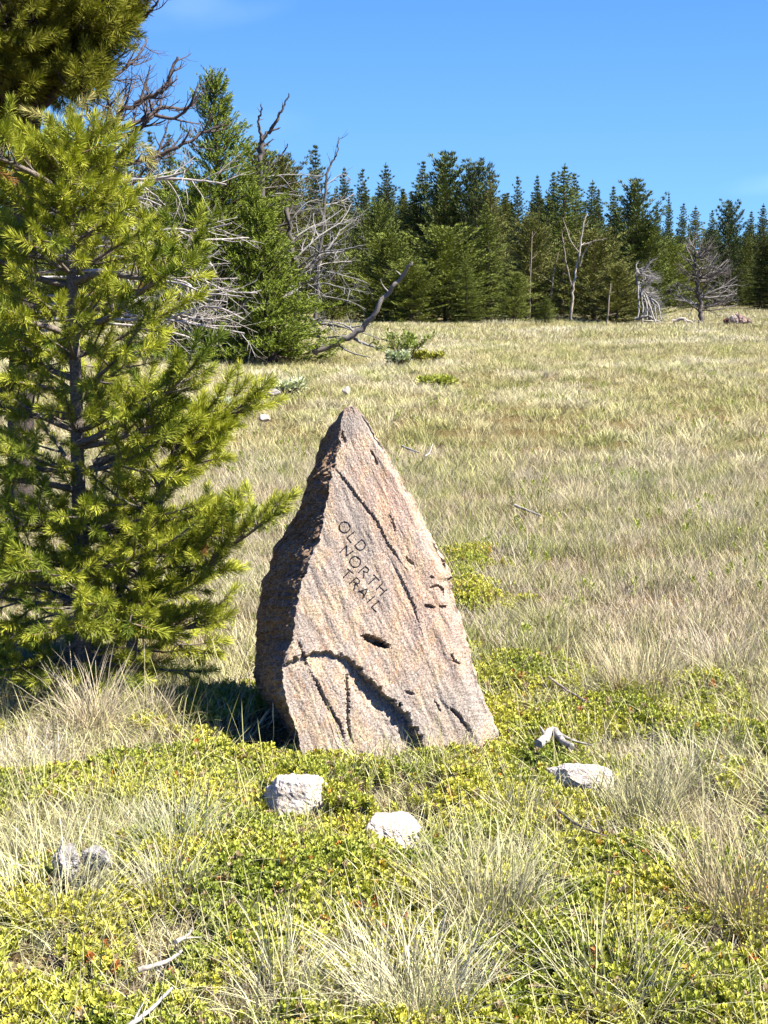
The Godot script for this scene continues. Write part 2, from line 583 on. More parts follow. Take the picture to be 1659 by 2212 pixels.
# ------------------------------------------------------------------ the tall fir in the middle distance
func fir_near(sd: int, hh: float, rad: float, lean: Vector3) -> Array:
	rng.seed = sd
	var tr := MB.new()
	var cr := MB.new()
	var path := PackedVector3Array()
	for i in 11:
		var t := i / 10.0
		path.append(Vector3(0, hh * t, 0) + lean * t)
	tr.tube(path, taper(11, 0.1, 0.008), 8, Color(0.14, 0.11, 0.09))
	var h := 0.2
	while h < hh * 0.97:
		var t := h / hh
		var prof := pow(1.0 - t, 1.0) * 0.9 + 0.06
		if t > 0.62:
			prof *= rr(0.75, 1.2)
		var nb := rng.randi_range(5, 7)
		var spin := rr(0, TAU)
		for k in nb:
			if rng.randf() < (0.08 if t < 0.6 else 0.2):
				continue
			var az := spin + TAU * k / nb + rr(-0.3, 0.3)
			var ln := rad * prof * rr(0.65, 1.2)
			var el := lerpf(-0.1, 0.85, pow(t, 1.3)) + rr(-0.12, 0.15)
			var dir := Vector3(cos(az) * cos(el), sin(el), sin(az) * cos(el))
			var lat := dir.cross(Vector3.UP).normalized()
			var start := Vector3(0, h, 0) + lean * t
			var tone := rr(0.8, 1.15)
			var s := ln * 0.25
			var pts := PackedVector3Array([start])
			while s < ln:
				var f := s / ln
				var p := start + dir * s + Vector3.UP * (0.25 * ln * f * f - 0.08 * ln * f)
				pts.append(p)
				# side sprays ending in upturned brushes
				for q in 5:
					var lo := rr(-1, 1)
					var base := p + lat * lo * ln * 0.32 * (1.0 - f * 0.6) + Vector3(rr(-1, 1), rr(-0.6, 0.6), rr(-1, 1)) * 0.05
					var ax := (dir * 0.8 + lat * lo * 0.8 + Vector3.UP * rr(0.1, 0.9)).normalized()
					var bl := rr(0.09, 0.18)
					var br := tone * rr(0.75, 1.2)
					for m in 11:
						var g := m / 11.0
						var a := rr(0, TAU)
						var side := ax.cross(Vector3(cos(a), sin(a), 0.4)).normalized()
						var ld := (ax * lerpf(0.5, 1.1, g) + side).normalized()
						var sh := br * lerpf(0.8, 1.25, g)
						leaflet(cr, base + ax * bl * g, ld, rr(0.05, 0.085), 0.02, Color(sh * lerpf(0.9, 1.1, g), sh, sh * 0.9))
				s += 0.12
			if pts.size() > 2:
				tr.tube(pts, taper(pts.size(), 0.008 + ln * 0.01, 0.004), 4, Color(0.15, 0.12, 0.1))
		h += 0.125 * rr(0.8, 1.2)
	for q in 40:
		var y := hh * rr(0.94, 1.0)
		var a := rr(0, TAU)
		leaflet(cr, Vector3(lean.x * y / hh, y, lean.z * y / hh), Vector3(cos(a), 0.8, sin(a)).normalized(), 0.08, 0.02, Color(1, 1, 1))
	return [tr, cr]

func middle_fir() -> void:
	var fir_m := mat(Color(0.15, 0.19, 0.024).linear_to_srgb(), 0.6, true, Color(0.5, 0.55, 0.2), 0.3)
	var dep := 28.0
	var base := at(492, 700, dep)
	base.y = ground_h(base.x, base.z) - 0.02
	var top := at(458, 152, dep)
	var a: Array = fir_near(301, top.y - base.y, 2.25, Vector3(top.x - base.x, 0, 0))
	var o := thing("fir_tree", "tall spiky topped fir in the middle distance, highest tree right of the young pine", "tree", base)
	part("trunk", a[0].mesh(M.bark), o)
	part("crown", a[1].mesh(fir_m), o)
	var base2 := at(590, 690, 27.0)
	base2.y = ground_h(base2.x, base2.z) - 0.02
	var top2 := at(545, 400, 27.0)
	a = fir_near(302, top2.y - base2.y, 1.35, Vector3(top2.x - base2.x, 0, 0))
	o = thing("fir_tree", "shorter bright fir growing against the tall fir's right side, beside the grey snag", "tree", base2)
	part("trunk", a[0].mesh(M.bark), o)
	part("crown", a[1].mesh(fir_m), o)
	var base3 := at(375, 700, 31.0)
	base3.y = ground_h(base3.x, base3.z) - 0.02
	var top3 := at(360, 375, 31.0)
	a = fir_near(303, top3.y - base3.y, 1.3, Vector3(top3.x - base3.x, 0, 0))
	o = thing("fir_tree", "shaded fir behind the fans of pale dead branches, left of the tall fir", "tree", base3)
	part("trunk", a[0].mesh(M.bark), o)
	part("crown", a[1].mesh(fir_m), o)

# ------------------------------------------------------------------ dead wood
func twigs(mb: MB, path: PackedVector3Array, r0: float, r1: float, every: float, ln: float, depth: int, up: float, col: Color, from := 0.2) -> void:
	var total := 0.0
	for i in path.size() - 1:
		total += path[i].distance_to(path[i + 1])
	var run := 0.0
	var next := total * from
	for i in path.size() - 1:
		var seg := path[i].distance_to(path[i + 1])
		var t := (path[i + 1] - path[i]).normalized()
		while next < run + seg:
			var f := next / total
			var p := path[i].lerp(path[i + 1], (next - run) / seg)
			var ax := t.cross(Vector3(rr(-1, 1), rr(-1, 1), rr(-1, 1))).normalized()
			var d := t.rotated(ax, rr(0.5, 1.15))
			var l := ln * rr(0.4, 1.2) * (1.15 - f * 0.6)
			var r := lerpf(r0, r1, f) * rr(0.45, 0.75)
			var tp := PackedVector3Array([p])
			var q := p
			var m := 6
			for k in m:
				q += d * l / m
				tp.append(q)
				d = (d + Vector3.UP * up * 0.22 + Vector3(rr(-1, 1), rr(-1, 1), rr(-1, 1)) * 0.16).normalized()
			mb.tube(tp, taper(m + 1, r, r * 0.35), 4, col)
			if depth > 0:
				twigs(mb, tp, r, r * 0.35, every * 0.5, ln * 0.45, depth - 1, up, col, 0.25)
			next += every * rr(0.6, 1.4)
		run += seg

func limb_px(pts: Array, dep: float, dep_end: float, jit := 0.03) -> PackedVector3Array:
	var p := PackedVector3Array()
	for i in pts.size() / 2:
		var t := float(i) / maxi(pts.size() / 2 - 1, 1)
		p.append(at(pts[i * 2], pts[i * 2 + 1], lerpf(dep, dep_end, t) + rr(-jit, jit)))
	return p

func dead_limb(called: String, o: Node3D, pts: PackedVector3Array, r0: float, r1: float, every: float, ln: float, depth: int, up: float, col: Color, from := 0.2, sides := 6) -> MeshInstance3D:
	var mb := MB.new()
	var p := shift(smooth_path(pts, 5), o.position)
	for i in range(1, p.size() - 1):
		p[i] += Vector3(rr(-1, 1), rr(-1, 1), rr(-1, 1)) * r0 * (0.45 if r0 > 0.021 else 0.22)
	mb.tube(p, taper(p.size(), r0, r1), sides, col, 0.08)
	if ln > 0.0:
		twigs(mb, p, r0, r1, every, ln, depth, up, col, from)
	return part(called, mb.mesh(M.dead), o)

func snags() -> void:
	rng.seed = 41
	var grey := Color(0.35, 0.35, 0.345)
	var pale := Color(0.55, 0.545, 0.53)
	var dark := Color(0.17, 0.16, 0.15)
	# the broken snag with its skirt of pale branches
	var dep := 28.0
	var base := at(634, 752, dep)
	base.y = ground_h(base.x, base.z)
	var o := thing("dead_tree", "grey dead snag with a splintered trunk and tangled pale branches, right of the fir", "dead tree", base)
	dead_limb("trunk", o, limb_px([632, 758, 636, 690, 641, 640, 640, 590, 628, 520, 622, 450], dep, dep), 0.105, 0.04, 0.3, 0.5, 1, 0.2, dark, 0.55, 8)
	dead_limb("stump", o, limb_px([630, 762, 627, 735, 624, 712], dep - 0.25, dep - 0.2), 0.16, 0.1, 0.0, 0.0, 0, 0, Color(0.42, 0.36, 0.3), 0.2, 9)
	dead_limb("splinter", o, limb_px([632, 624, 612, 652, 592, 678], dep - 0.2, dep - 0.35), 0.075, 0.02, 0.0, 0.0, 0, 0, pale, 0.2, 6)
	for k in [
		[640, 610, 600, 590, 560, 598, 0.03], [640, 600, 680, 560, 711, 536, 736, 500, 772, 471, 0.05], [640, 585, 682, 550, 742, 540, 790, 528, 0.035],
		[645, 626, 700, 612, 752, 625, 784, 606, 0.03], [645, 620, 690, 600, 735, 588, 0.028], [645, 630, 700, 640, 752, 650, 790, 668, 0.022],
		[640, 560, 600, 520, 560, 500, 0.028], [630, 520, 670, 490, 700, 480, 740, 450, 0.03], [625, 480, 660, 440, 690, 430, 0.025],
		[636, 560, 690, 510, 735, 480, 760, 440, 0.03], [640, 600, 700, 570, 760, 565, 0.025], [630, 540, 585, 545, 545, 530, 0.022], [640, 600, 690, 585, 760, 600, 795, 612, 0.02]]:
		var r: float = k[k.size() - 1]
		r *= 0.75
		dead_limb("branch", o, limb_px(k.slice(0, k.size() - 1), dep, dep + rr(-1.4, 1.2), 0.1), r, r * 0.3, 0.16, 0.62, 1, 0.15, [grey, pale, grey, grey][rng.randi() % 4], 0.12, 5)
	for k in [[645, 684, 690, 696, 740, 706, 800, 700, 0.035], [640, 706, 700, 700, 760, 712, 0.03], [640, 722, 700, 728, 770, 724, 0.03]]:
		var r: float = k[k.size() - 1]
		dead_limb("branch", o, limb_px(k.slice(0, k.size() - 1), dep, dep - 0.6, 0.05), r, r * 0.4, 0.2, 0.4, 1, 0.0, grey, 0.15, 5)
	# the fallen curved log
	var lb := at(700, 757, 27.0)
	lb.y = ground_h(lb.x, lb.z)
	o = thing("fallen_log", "long curved grey fallen log rising out of the grass right of the snag", "log", lb)
	dead_limb("trunk", o, limb_px([680, 760, 720, 745, 762, 724, 804, 686, 832, 638, 864, 600, 889, 566], 27.0, 26.6, 0.02), 0.075, 0.026, 0.0, 0.0, 0, 0, Color(0.3, 0.28, 0.26), 0.3, 9)
	dead_limb("branch", o, limb_px([765, 732, 804, 749, 845, 760], 27.0, 26.5), 0.03, 0.014, 0.25, 0.2, 0, 0.1, grey)
	dead_limb("branch", o, limb_px([770, 720, 740, 700, 690, 692], 27.0, 27.3), 0.025, 0.01, 0.2, 0.3, 1, 0.1, grey)
	dead_limb("branch", o, limb_px([730, 745, 760, 762, 800, 772], 27.0, 26.4), 0.02, 0.01, 0.25, 0.25, 0, 0.1, grey)
	dead_limb("branch", o, limb_px([838, 630, 826, 615, 822, 604], 26.8, 26.6), 0.018, 0.006, 0.0, 0.0, 0, 0, pale)
	dead_limb("branch", o, limb_px([868, 596, 856, 585], 26.7, 26.6), 0.018, 0.008, 0.0, 0.0, 0, 0, pale)
	# forked dead top behind the fir
	base = at(585, 700, 31.0)
	base.y = ground_h(base.x, base.z)
	o = thing("dead_tree", "bare dark dead tree with a forked top against the sky, behind the tall fir", "dead tree", base)
	dead_limb("trunk", o, limb_px([585, 705, 575, 560, 566, 430, 562, 350, 566, 302], 31, 31), 0.1, 0.055, 0.35, 0.6, 1, 0.2, dark, 0.3, 8)
	dead_limb("branch", o, limb_px([566, 304, 580, 285, 594, 268, 604, 245, 616, 225, 624, 201], 31, 31), 0.05, 0.012, 0.22, 0.32, 1, 0.35, dark, 0.25)
	dead_limb("branch", o, limb_px([566, 304, 561, 280, 558, 262, 565, 240, 564, 226], 31, 30.8), 0.04, 0.012, 0.2, 0.25, 0, 0.3, dark, 0.25)
	dead_limb("branch", o, limb_px([563, 330, 552, 318, 545, 308], 31, 31), 0.02, 0.008, 0, 0, 0, 0, dark)
	dead_limb("branch", o, limb_px([563, 380, 595, 350, 612, 330, 622, 310], 31, 31), 0.03, 0.01, 0.2, 0.3, 1, 0.3, dark)
	for i in 9:
		var y := 385.0 + i * 22.0
		dead_limb("branch", o, limb_px([565 + i, y, 600 + rr(0, 20), y - rr(5, 25), 650 + rr(0, 50), y - rr(-10, 45)], 31, 31 + rr(-1, 1)), 0.018, 0.007, 0.1, 0.5, 0, 0.2, [grey, dark][i % 2], 0.15, 5)
	# bare limb that crosses the sky left of the pair of firs
	base = at(680, 690, 33.0)
	base.y = ground_h(base.x, base.z)
	o = thing("dead_tree", "thin bare dead tree whose bent tip stands in the sky above the snag", "dead tree", base)
	dead_limb("trunk", o, limb_px([680, 694, 690, 560, 700, 450, 706, 380, 716, 355, 728, 330, 732, 296], 33, 33), 0.045, 0.01, 0.3, 0.45, 1, 0.3, dark, 0.4, 7)
	for i in 8:
		var y := 400.0 + i * 22.0
		var sgn := -1.0 if i % 2 else 1.0
		dead_limb("branch", o, limb_px([704 - i, y, 704 + sgn * 35, y - rr(5, 25), 704 + sgn * rr(50, 85), y - rr(0, 45)], 33, 33 + rr(-1, 1)), 0.017, 0.007, 0.1, 0.5, 0, 0.2, grey, 0.15, 5)
	# pale trunk inside the forest edge
	base = at(1236, 700, 51.0)
	base.y = ground_h(base.x, base.z)
	o = thing("dead_tree", "pale barkless dead trunk forking in front of the dark forest middle", "dead tree", base)
	dead_limb("trunk", o, limb_px([1234, 704, 1236, 640, 1242, 600, 1252, 540, 1260, 490, 1268, 460], 51, 51), 0.055, 0.025, 0.5, 0.6, 1, 0.2, Color(0.6, 0.55, 0.46), 0.6, 7)
	dead_limb("branch", o, limb_px([1252, 575, 1262, 545, 1272, 530], 51, 50.8), 0.035, 0.015, 0, 0, 0, 0, Color(0.55, 0.5, 0.41))
	dead_limb("branch", o, limb_px([1254, 548, 1235, 525, 1222, 490, 1216, 470], 51, 50.8), 0.026, 0.012, 0.4, 0.4, 0, 0.2, Color(0.5, 0.45, 0.37))
	dead_limb("branch", o, limb_px([1236, 620, 1222, 560, 1214, 500], 51.3, 51.3), 0.035, 0.015, 0.5, 0.3, 0, 0.2, Color(0.4, 0.35, 0.28))
	dead_limb("branch", o, limb_px([1258, 530, 1285, 520, 1310, 516], 51, 50.6), 0.025, 0.01, 0.2, 0.3, 1, 0.1, Color(0.6, 0.54, 0.42))
	# thin poles
	var poles := [
		[[1311, 712, 1314, 670, 1319, 612], 48.5, 0.035, Color(0.5, 0.43, 0.33), "thin straight dead pole at the meadow edge right of the pale trunk"],
		[[1424, 716, 1411, 682, 1396, 640], 48.5, 0.04, Color(0.7, 0.66, 0.58), "pale thin pole leaning left against the silvery dead tree"],
		[[1144, 690, 1146, 600, 1150, 500], 51.5, 0.03, Color(0.42, 0.37, 0.3), "slim upright grey stem in the dark hollow of the forest edge"],
		[[1190, 640, 1196, 590, 1206, 545], 52.0, 0.035, Color(0.42, 0.37, 0.28), "short slanting grey stem in the hollow just left of the pale trunk"]]
	for k in poles:
		var pts := limb_px(k[0], k[1], k[1], 0.0)
		var b := pts[0]
		var oo := thing("dead_pole", k[4], "dead tree", b)
		dead_limb("stem", oo, pts, k[2], k[2] * 0.5, 0.6, 0.45, 1, 0.1, k[3], 0.3, 5)
	# silvery leaning dead tree
	base = at(1405, 700, 50.0)
	base.y = ground_h(base.x, base.z)
	o = thing("dead_tree", "silvery dead tree with a skirt of leaning pale branches at the meadow edge", "dead tree", base)
	dead_limb("trunk", o, limb_px([1412, 706, 1396, 660, 1378, 620, 1374, 570], 50, 50), 0.09, 0.03, 0.4, 0.5, 1, 0.2, grey, 0.3, 7)
	for i in 16:
		var t := i / 15.0
		var x := lerpf(1374, 1400, t)
		var y := lerpf(575, 680, t)
		dead_limb("branch", o, limb_px([x, y, x + rr(10, 25), y + rr(-16, 18), x + rr(25, 48), y + rr(-22, 30)], 50, 50 + rr(-1, 0.6)), 0.022, 0.008, 0.12, 0.5, 1, 0.0, pale if i % 3 == 0 else grey, 0.1, 5)
	for i in 6:
		dead_limb("branch", o, limb_px([1376 + i * 3, 600 + i * 8, 1380 + i * 8, 655, 1378 + i * 10, 700 - rr(0, 15)], 50, 49.2), 0.04, 0.02, 0.4, 0.4, 0, 0.0, grey, 0.1, 5)
	# dark grey dead tree at right
	base = at(1515, 694, 50.5)
	base.y = ground_h(base.x, base.z)
	o = thing("dead_tree", "dark grey dead tree with a dense bare twiggy crown, standing in the meadow at right", "dead tree", base)
	dead_limb("trunk", o, limb_px([1513, 697, 1513, 670, 1512, 640, 1505, 600, 1502, 560, 1500, 530], 50.5, 50.5), 0.1, 0.02, 0.25, 0.8, 2, 0.3, dark, 0.3, 7)
	for i in 34:
		var y := rr(545, 672)
		var sgn := -1.0 if rng.randf() < 0.42 else 1.0
		var w := lerpf(20.0, 48.0, smoothstep(540.0, 640.0, y)) if sgn < 0 else lerpf(20.0, 85.0, smoothstep(540.0, 640.0, y))
		dead_limb("branch", o, limb_px([1508, y, 1508 + sgn * w * 0.5, y - rr(0, 22), 1508 + sgn * w, y - rr(10, 48)], 50.5, 50.5 + rr(-1.2, 1.2)), 0.03, 0.012, 0.2, 0.7, 1, 0.3, [dark, dark, grey, Color(0.26, 0.24, 0.23)][i % 4], 0.1, 5)
	# two fallen heaps beside it
	base = at(1477, 702, 48.5)
	base.y = ground_h(base.x, base.z)
	o = thing("fallen_branch", "bleached fallen branch lying in the grass left of the dark grey dead tree", "branch", base)
	dead_limb("stem", o, limb_px([1452, 694, 1478, 690, 1500, 700, 1512, 694], 48.5, 48.2), 0.07, 0.03, 0.25, 0.5, 1, 0.4, Color(0.5, 0.46, 0.41), 0.1)
	o = thing("fallen_branch", "grey fallen limb propped along the ground at the silvery dead tree's foot", "branch", at(1420, 700, 49.0))
	dead_limb("stem", o, limb_px([1372, 690, 1400, 684, 1430, 700], 49, 48.6), 0.06, 0.03, 0.25, 0.5, 1, 0.2, grey, 0.1)

# ------------------------------------------------------------------ pines with needle brushes
func brush(sd: int, count: int, ln: float, needle: float, width: float, c0: Color, c1: Color, m: Material) -> ArrayMesh:
	rng.seed = sd
	var mb := MB.new()
	for i in count:
		var t := pow(rng.randf(), 0.8)
		var a := rr(0, TAU)
		var tilt := lerpf(1.5, 0.35, t) + rr(-0.2, 0.2)
		var rad := Vector3(cos(a), 0, sin(a))
		var d := rad * sin(tilt) + Vector3.UP * cos(tilt)
		var p := Vector3(0, t * ln, 0) + rad * 0.002
		var side := d.cross(Vector3(rr(-1, 1), rr(-1, 1), rr(-1, 1))).normalized() * width * 0.5
		var col := c0.lerp(c1, rng.randf())
		var l := needle * rr(0.75, 1.15)
		var mid := p + d * l * 0.55 + Vector3.UP * l * 0.03
		mb.flat(p - side * 0.8, mid, p + side * 0.8, col)
		mb.flat(p - side * 0.6, p + d * l + Vector3.UP * l * 0.06, mid + side, col)
	# the shoot itself
	var s := 0.003
	var wood := Color(0.2, 0.14, 0.08)
	for k in 3:
		var a0 := TAU * k / 3.0
		var a1 := TAU * (k + 1) / 3.0
		mb.flat(Vector3(cos(a0) * s, -0.02, sin(a0) * s), Vector3(0, ln * 0.9, 0), Vector3(cos(a1) * s, -0.02, sin(a1) * s), wood)
	return mb.mesh(m)

func grow_branch(mb: MB, tufts: Array, start: Vector3, dir: Vector3, ln: float, r: float, up: float, level: int, spacing: float, col: Color) -> void:
	var steps := maxi(4, int(ln / 0.06))
	var p := start
	var d := dir.normalized()
	var pts := PackedVector3Array([p])
	var dirs := [d]
	for i in steps:
		p += d * ln / steps
		pts.append(p)
		d = (d + Vector3.UP * up * ln / steps * (0.3 + 1.6 * i / steps) + Vector3(rr(-1, 1), rr(-1, 1), rr(-1, 1)) * 0.07).normalized()
		dirs.append(d)
	mb.tube(pts, taper(pts.size(), r, maxf(r * 0.35, 0.0025)), 5, col)
	tufts.append([p, d, 1.1])
	if level == 0:
		if ln > 0.13:
			tufts.append([pts[pts.size() / 2], dirs[pts.size() / 2], 0.95])
		return
	var s := ln * (0.26 if ln > 0.3 else 0.15)
	var sgn := 1.0
	while s < ln * 0.96:
		var i := clampi(int(s / ln * steps), 0, steps)
		var t: Vector3 = dirs[i]
		var lat := t.cross(Vector3.UP)
		if lat.length() < 0.2:
			lat = t.cross(Vector3.RIGHT)
		lat = lat.normalized().rotated(t, rr(-0.9, 0.9)) * sgn
		var dd := (t * 0.75 + lat * 0.8).normalized()
		var l := maxf(0.07, ln * 0.42 * (1.1 - s / ln) * rr(0.7, 1.3))
		grow_branch(mb, tufts, pts[i], dd, l, r * 0.5, up * 1.2, level - 1 if l > 0.14 else 0, spacing, col)
		sgn = -sgn
		s += spacing * rr(0.7, 1.3)
	s = ln * 0.5
	while s < ln:
		var i := clampi(int(s / ln * steps), 0, steps)
		tufts.append([pts[i], dirs[i], 0.95])
		s += 0.06

func place_tufts(o: Node3D, tufts: Array, meshes: Array, most: int, yaw := 0.0) -> void:
	tufts.sort_custom(func(a, b): return a[0].z > b[0].z)
	var tf := []
	var cols := PackedColorArray()
	for i in tufts.size():
		var k: Array = tufts[i]
		var b := frame_y(k[1], rr(0, TAU), k[2] * rr(0.75, 1.25))
		var t := Transform3D(b, k[0])
		if i < most:
			part("needle_tuft", meshes[rng.randi() % meshes.size()], o, t)
		else:
			tf.append(t)
			var g := rr(0.8, 1.15)
			cols.append(Color(g, g, g))
	if tf.size():
		scatter("needle_foliage", meshes[0], tf, cols, o)

func young_pine() -> void:
	var g0 := Color(0.2, 0.235, 0.025)
	var g1 := Color(0.46, 0.46, 0.065)
	var meshes := []
	for i in 5:
		meshes.append(brush(500 + i, 150, 0.07, 0.034, 0.0032, g0.lerp(Color(0.085, 0.125, 0.018), i * 0.25), g1.lerp(Color(0.17, 0.22, 0.035), i * 0.25), M.needle))
	var pale := brush(520, 170, 0.13, 0.045, 0.0028, Color(0.34, 0.31, 0.1), Color(0.45, 0.4, 0.16), M.needle)
	var rust := brush(521, 110, 0.08, 0.045, 0.0026, Color(0.3, 0.12, 0.04), Color(0.3, 0.2, 0.06), M.needle)
	rng.seed = 61
	var dep := 5.42
	var base := at(180, 1480, dep)
	base.y = ground_h(base.x, base.z) - 0.01
	var o := thing("young_pine", "bushy young pine with bright yellow green needles left of the inscribed stone", "tree", base)
	var bark := Color(0.3, 0.27, 0.24)
	var pts := limb_px([180, 1488, 178, 1340, 175, 1190, 168, 1020, 165, 850, 158, 700, 153, 560, 150, 450, 150, 380, 150, 322], dep, dep, 0.004)
	var tp := smooth_path(pts, 4)
	var mb := MB.new()
	var tr := shift(tp, base)
	mb.tube(tr, taper(tr.size(), 0.036, 0.008), 12, bark, 0.05)
	part("trunk", mb.mesh(M.bark), o)
	var tufts := []
	var hh := tp[tp.size() - 1].y - base.y
	# whorls of limbs: height as a share, reach to each side
	var h := 0.02
	while h < 0.985:
		var i := clampi(int(h * (tr.size() - 1)), 0, tr.size() - 1)
		var reach := 0.66
		if h < 0.27:
			reach = lerpf(0.52, 0.7, h / 0.27)
		elif h < 0.48:
			reach = lerpf(0.7, 0.58, (h - 0.27) / 0.21)
		elif h < 0.72:
			reach = lerpf(0.52, 0.34, (h - 0.48) / 0.24)
		elif h < 0.86:
			reach = lerpf(0.34, 0.22, (h - 0.72) / 0.14)
		else:
			reach = lerpf(0.2, 0.06, (h - 0.86) / 0.14)
		reach *= 0.9
		var nb := 8 if h < 0.3 else (6 if h < 0.8 else 5)
		var spin := rr(0, TAU)
		for k in nb:
			var az := spin + TAU * k / nb + rr(-0.25, 0.25)
			var el := lerpf(-0.12, 0.7, pow(h, 0.8)) + rr(-0.12, 0.15)
			if h > 0.3 and h < 0.65 and rng.randf() < 0.12:
				continue
			var d := Vector3(cos(az) * cos(el), sin(el), sin(az) * cos(el))
			var b := MB.new()
			grow_branch(b, tufts, tr[i], d, reach * rr(0.6, 1.12), 0.005 + 0.01 * reach, clampf(h * 4.0, 0.25, 0.8) if h < 0.75 else 0.2, 1, 0.075, bark)
			part("branch", b.mesh(M.bark), o)
		h += (lerpf(0.072, 0.05, h) if h > 0.2 else 0.045) * rr(0.85, 1.15)
	# short shoots straight off the trunk
	for q in 150:
		var i := int(lerpf(0.12, 0.97, rng.randf()) * (tr.size() - 1))
		var az := rr(0, TAU)
		var d := Vector3(cos(az), rr(0.2, 1.1), sin(az)).normalized()
		tufts.append([tr[i] + d * rr(0.03, 0.2), (d + Vector3(0, 0.3, 0)).normalized(), rr(0.85, 1.15)])
	# the second stem that leans to the right
	var sp := shift(limb_px([282, 1420, 297, 1290, 315, 1210, 345, 1080, 362, 1010, 388, 950], dep - 0.05, dep + 0.05, 0.0), base)
	mb = MB.new()
	sp = smooth_path(sp, 4)
	mb.tube(sp, taper(sp.size(), 0.024, 0.01), 9, bark, 0.05)
	part("stem", mb.mesh(M.bark), o)
	for q in 9:
		var i := int(lerpf(2, sp.size() - 1, q / 8.0))
		for k in 4:
			var az := rr(0, TAU)
			var d := Vector3(cos(az), rr(0.0, 0.9), sin(az) * 0.8)
			var b := MB.new()
			grow_branch(b, tufts, sp[i], d, rr(0.18, 0.36), 0.007, 1.2, 1, 0.06, bark)
			part("branch", b.mesh(M.bark), o)
	# limbs of the photo that show bare wood
	for k in [[160, 960, 205, 945, 260, 915, 310, 890, 360, 850, 400, 810], [170, 965, 230, 955, 290, 935, 330, 920], [178, 1165, 240, 1150, 300, 1140], [176, 1200, 260, 1195, 340, 1190, 410, 1190, 450, 1160], [165, 820, 110, 800, 60, 770], [170, 1130, 110, 1130, 40, 1135], [150, 480, 130, 440, 110, 400], [158, 610, 220, 590, 300, 600, 360, 590, 405, 545], [300, 1290, 370, 1270, 440, 1240, 470, 1195, 520, 1165, 555, 1140], [175, 700, 230, 690, 290, 640, 350, 600], [200, 1000, 330, 960, 420, 930, 470, 905, 515, 890], [150, 430, 90, 385, 20, 350, -40, 330], [158, 620, 80, 600, 0, 565, -60, 540], [163, 730, 100, 705, 20, 690, -50, 660], [166, 900, 90, 900, 10, 880, -50, 850], [170, 1060, 100, 1045, 20, 1035, -40, 1010], [176, 1250, 90, 1262, 10, 1250, -40, 1230], [178, 1350, 90, 1375, 0, 1385], [178, 1345, 250, 1365, 330, 1375, 420, 1350], [177, 1290, 240, 1300, 320, 1335, 400, 1405], [177, 1380, 120, 1420, 50, 1440]]:
		var lp := shift(smooth_path(limb_px(k, dep, dep + rr(-0.5, 0.25), 0.02), 4), base)
		var b := MB.new()
		b.tube(lp, taper(lp.size(), 0.015, 0.005), 7, bark, 0.05)
		var n := lp.size()
		for q in range(n / 3, n):
			for rpt in 2:
				var t := (lp[q] - lp[q - 1]).normalized()
				var d := (t * 0.7 + Vector3(rr(-1, 1), rr(-0.2, 0.9), rr(-1, 1)) * 0.8).normalized()
				grow_branch(b, tufts, lp[q], d, rr(0.05, 0.15), 0.004, 1.2, 0, 0.08, bark)
		tufts.append([lp[n - 1], (lp[n - 1] - lp[n - 2]).normalized(), 1.2])
		part("branch", b.mesh(M.bark), o)
	# leader and its pale drooping tips
	for k in 5:
		tufts.append([tr[tr.size() - 1] + Vector3(rr(-0.02, 0.02), -0.07 * k, rr(-0.02, 0.02)), Vector3(rr(-0.25, 0.25), 1, rr(-0.25, 0.25)), 1.1])
	for k in [[150, 245, 0.4, 0.35], [175, 250, 1.0, 0.1], [196, 262, 1.0, -0.6], [110, 255, -1.0, 0.3], [275, 300, 1.0, -0.5], [288, 312, 0.8, -0.8], [248, 270, 0.2, 1.0]]:
		var p := at(k[0], k[1], dep) - base
		var s := part("shoot_tip", pale, o, Transform3D(frame_y(Vector3(k[2], k[3], rr(-0.2, 0.2)), rr(0, TAU), 0.8), p))
		s.set_meta("label", "pale yellow drooping shoot tip")
		var q := MB.new()
		q.tube(PackedVector3Array([p, p.lerp(tr[tr.size() - 4], 0.5) + Vector3(0, -0.04, 0), tr[tr.size() - 6]]), taper(3, 0.004, 0.006), 5, bark)
		part("twig", q.mesh(M.bark), o)
		tufts.append([p + Vector3(0, -0.06, 0), Vector3(rr(-0.5, 0.5), 1, rr(-0.5, 0.5)), 1.0])
	for k in 9:
		var w: Array = tufts[rng.randi() % tufts.size()]
		part("dry_needle_tuft", rust, o, Transform3D(frame_y(-w[1] + Vector3(rr(-0.5, 0.5), 0, 0.4), 0, 0.8), w[0] + Vector3(0, -0.02, 0.02))).set_meta("label", "rusty dried needle tuft")
	place_tufts(o, tufts, meshes, 290)
	print("young pine tufts ", tufts.size())

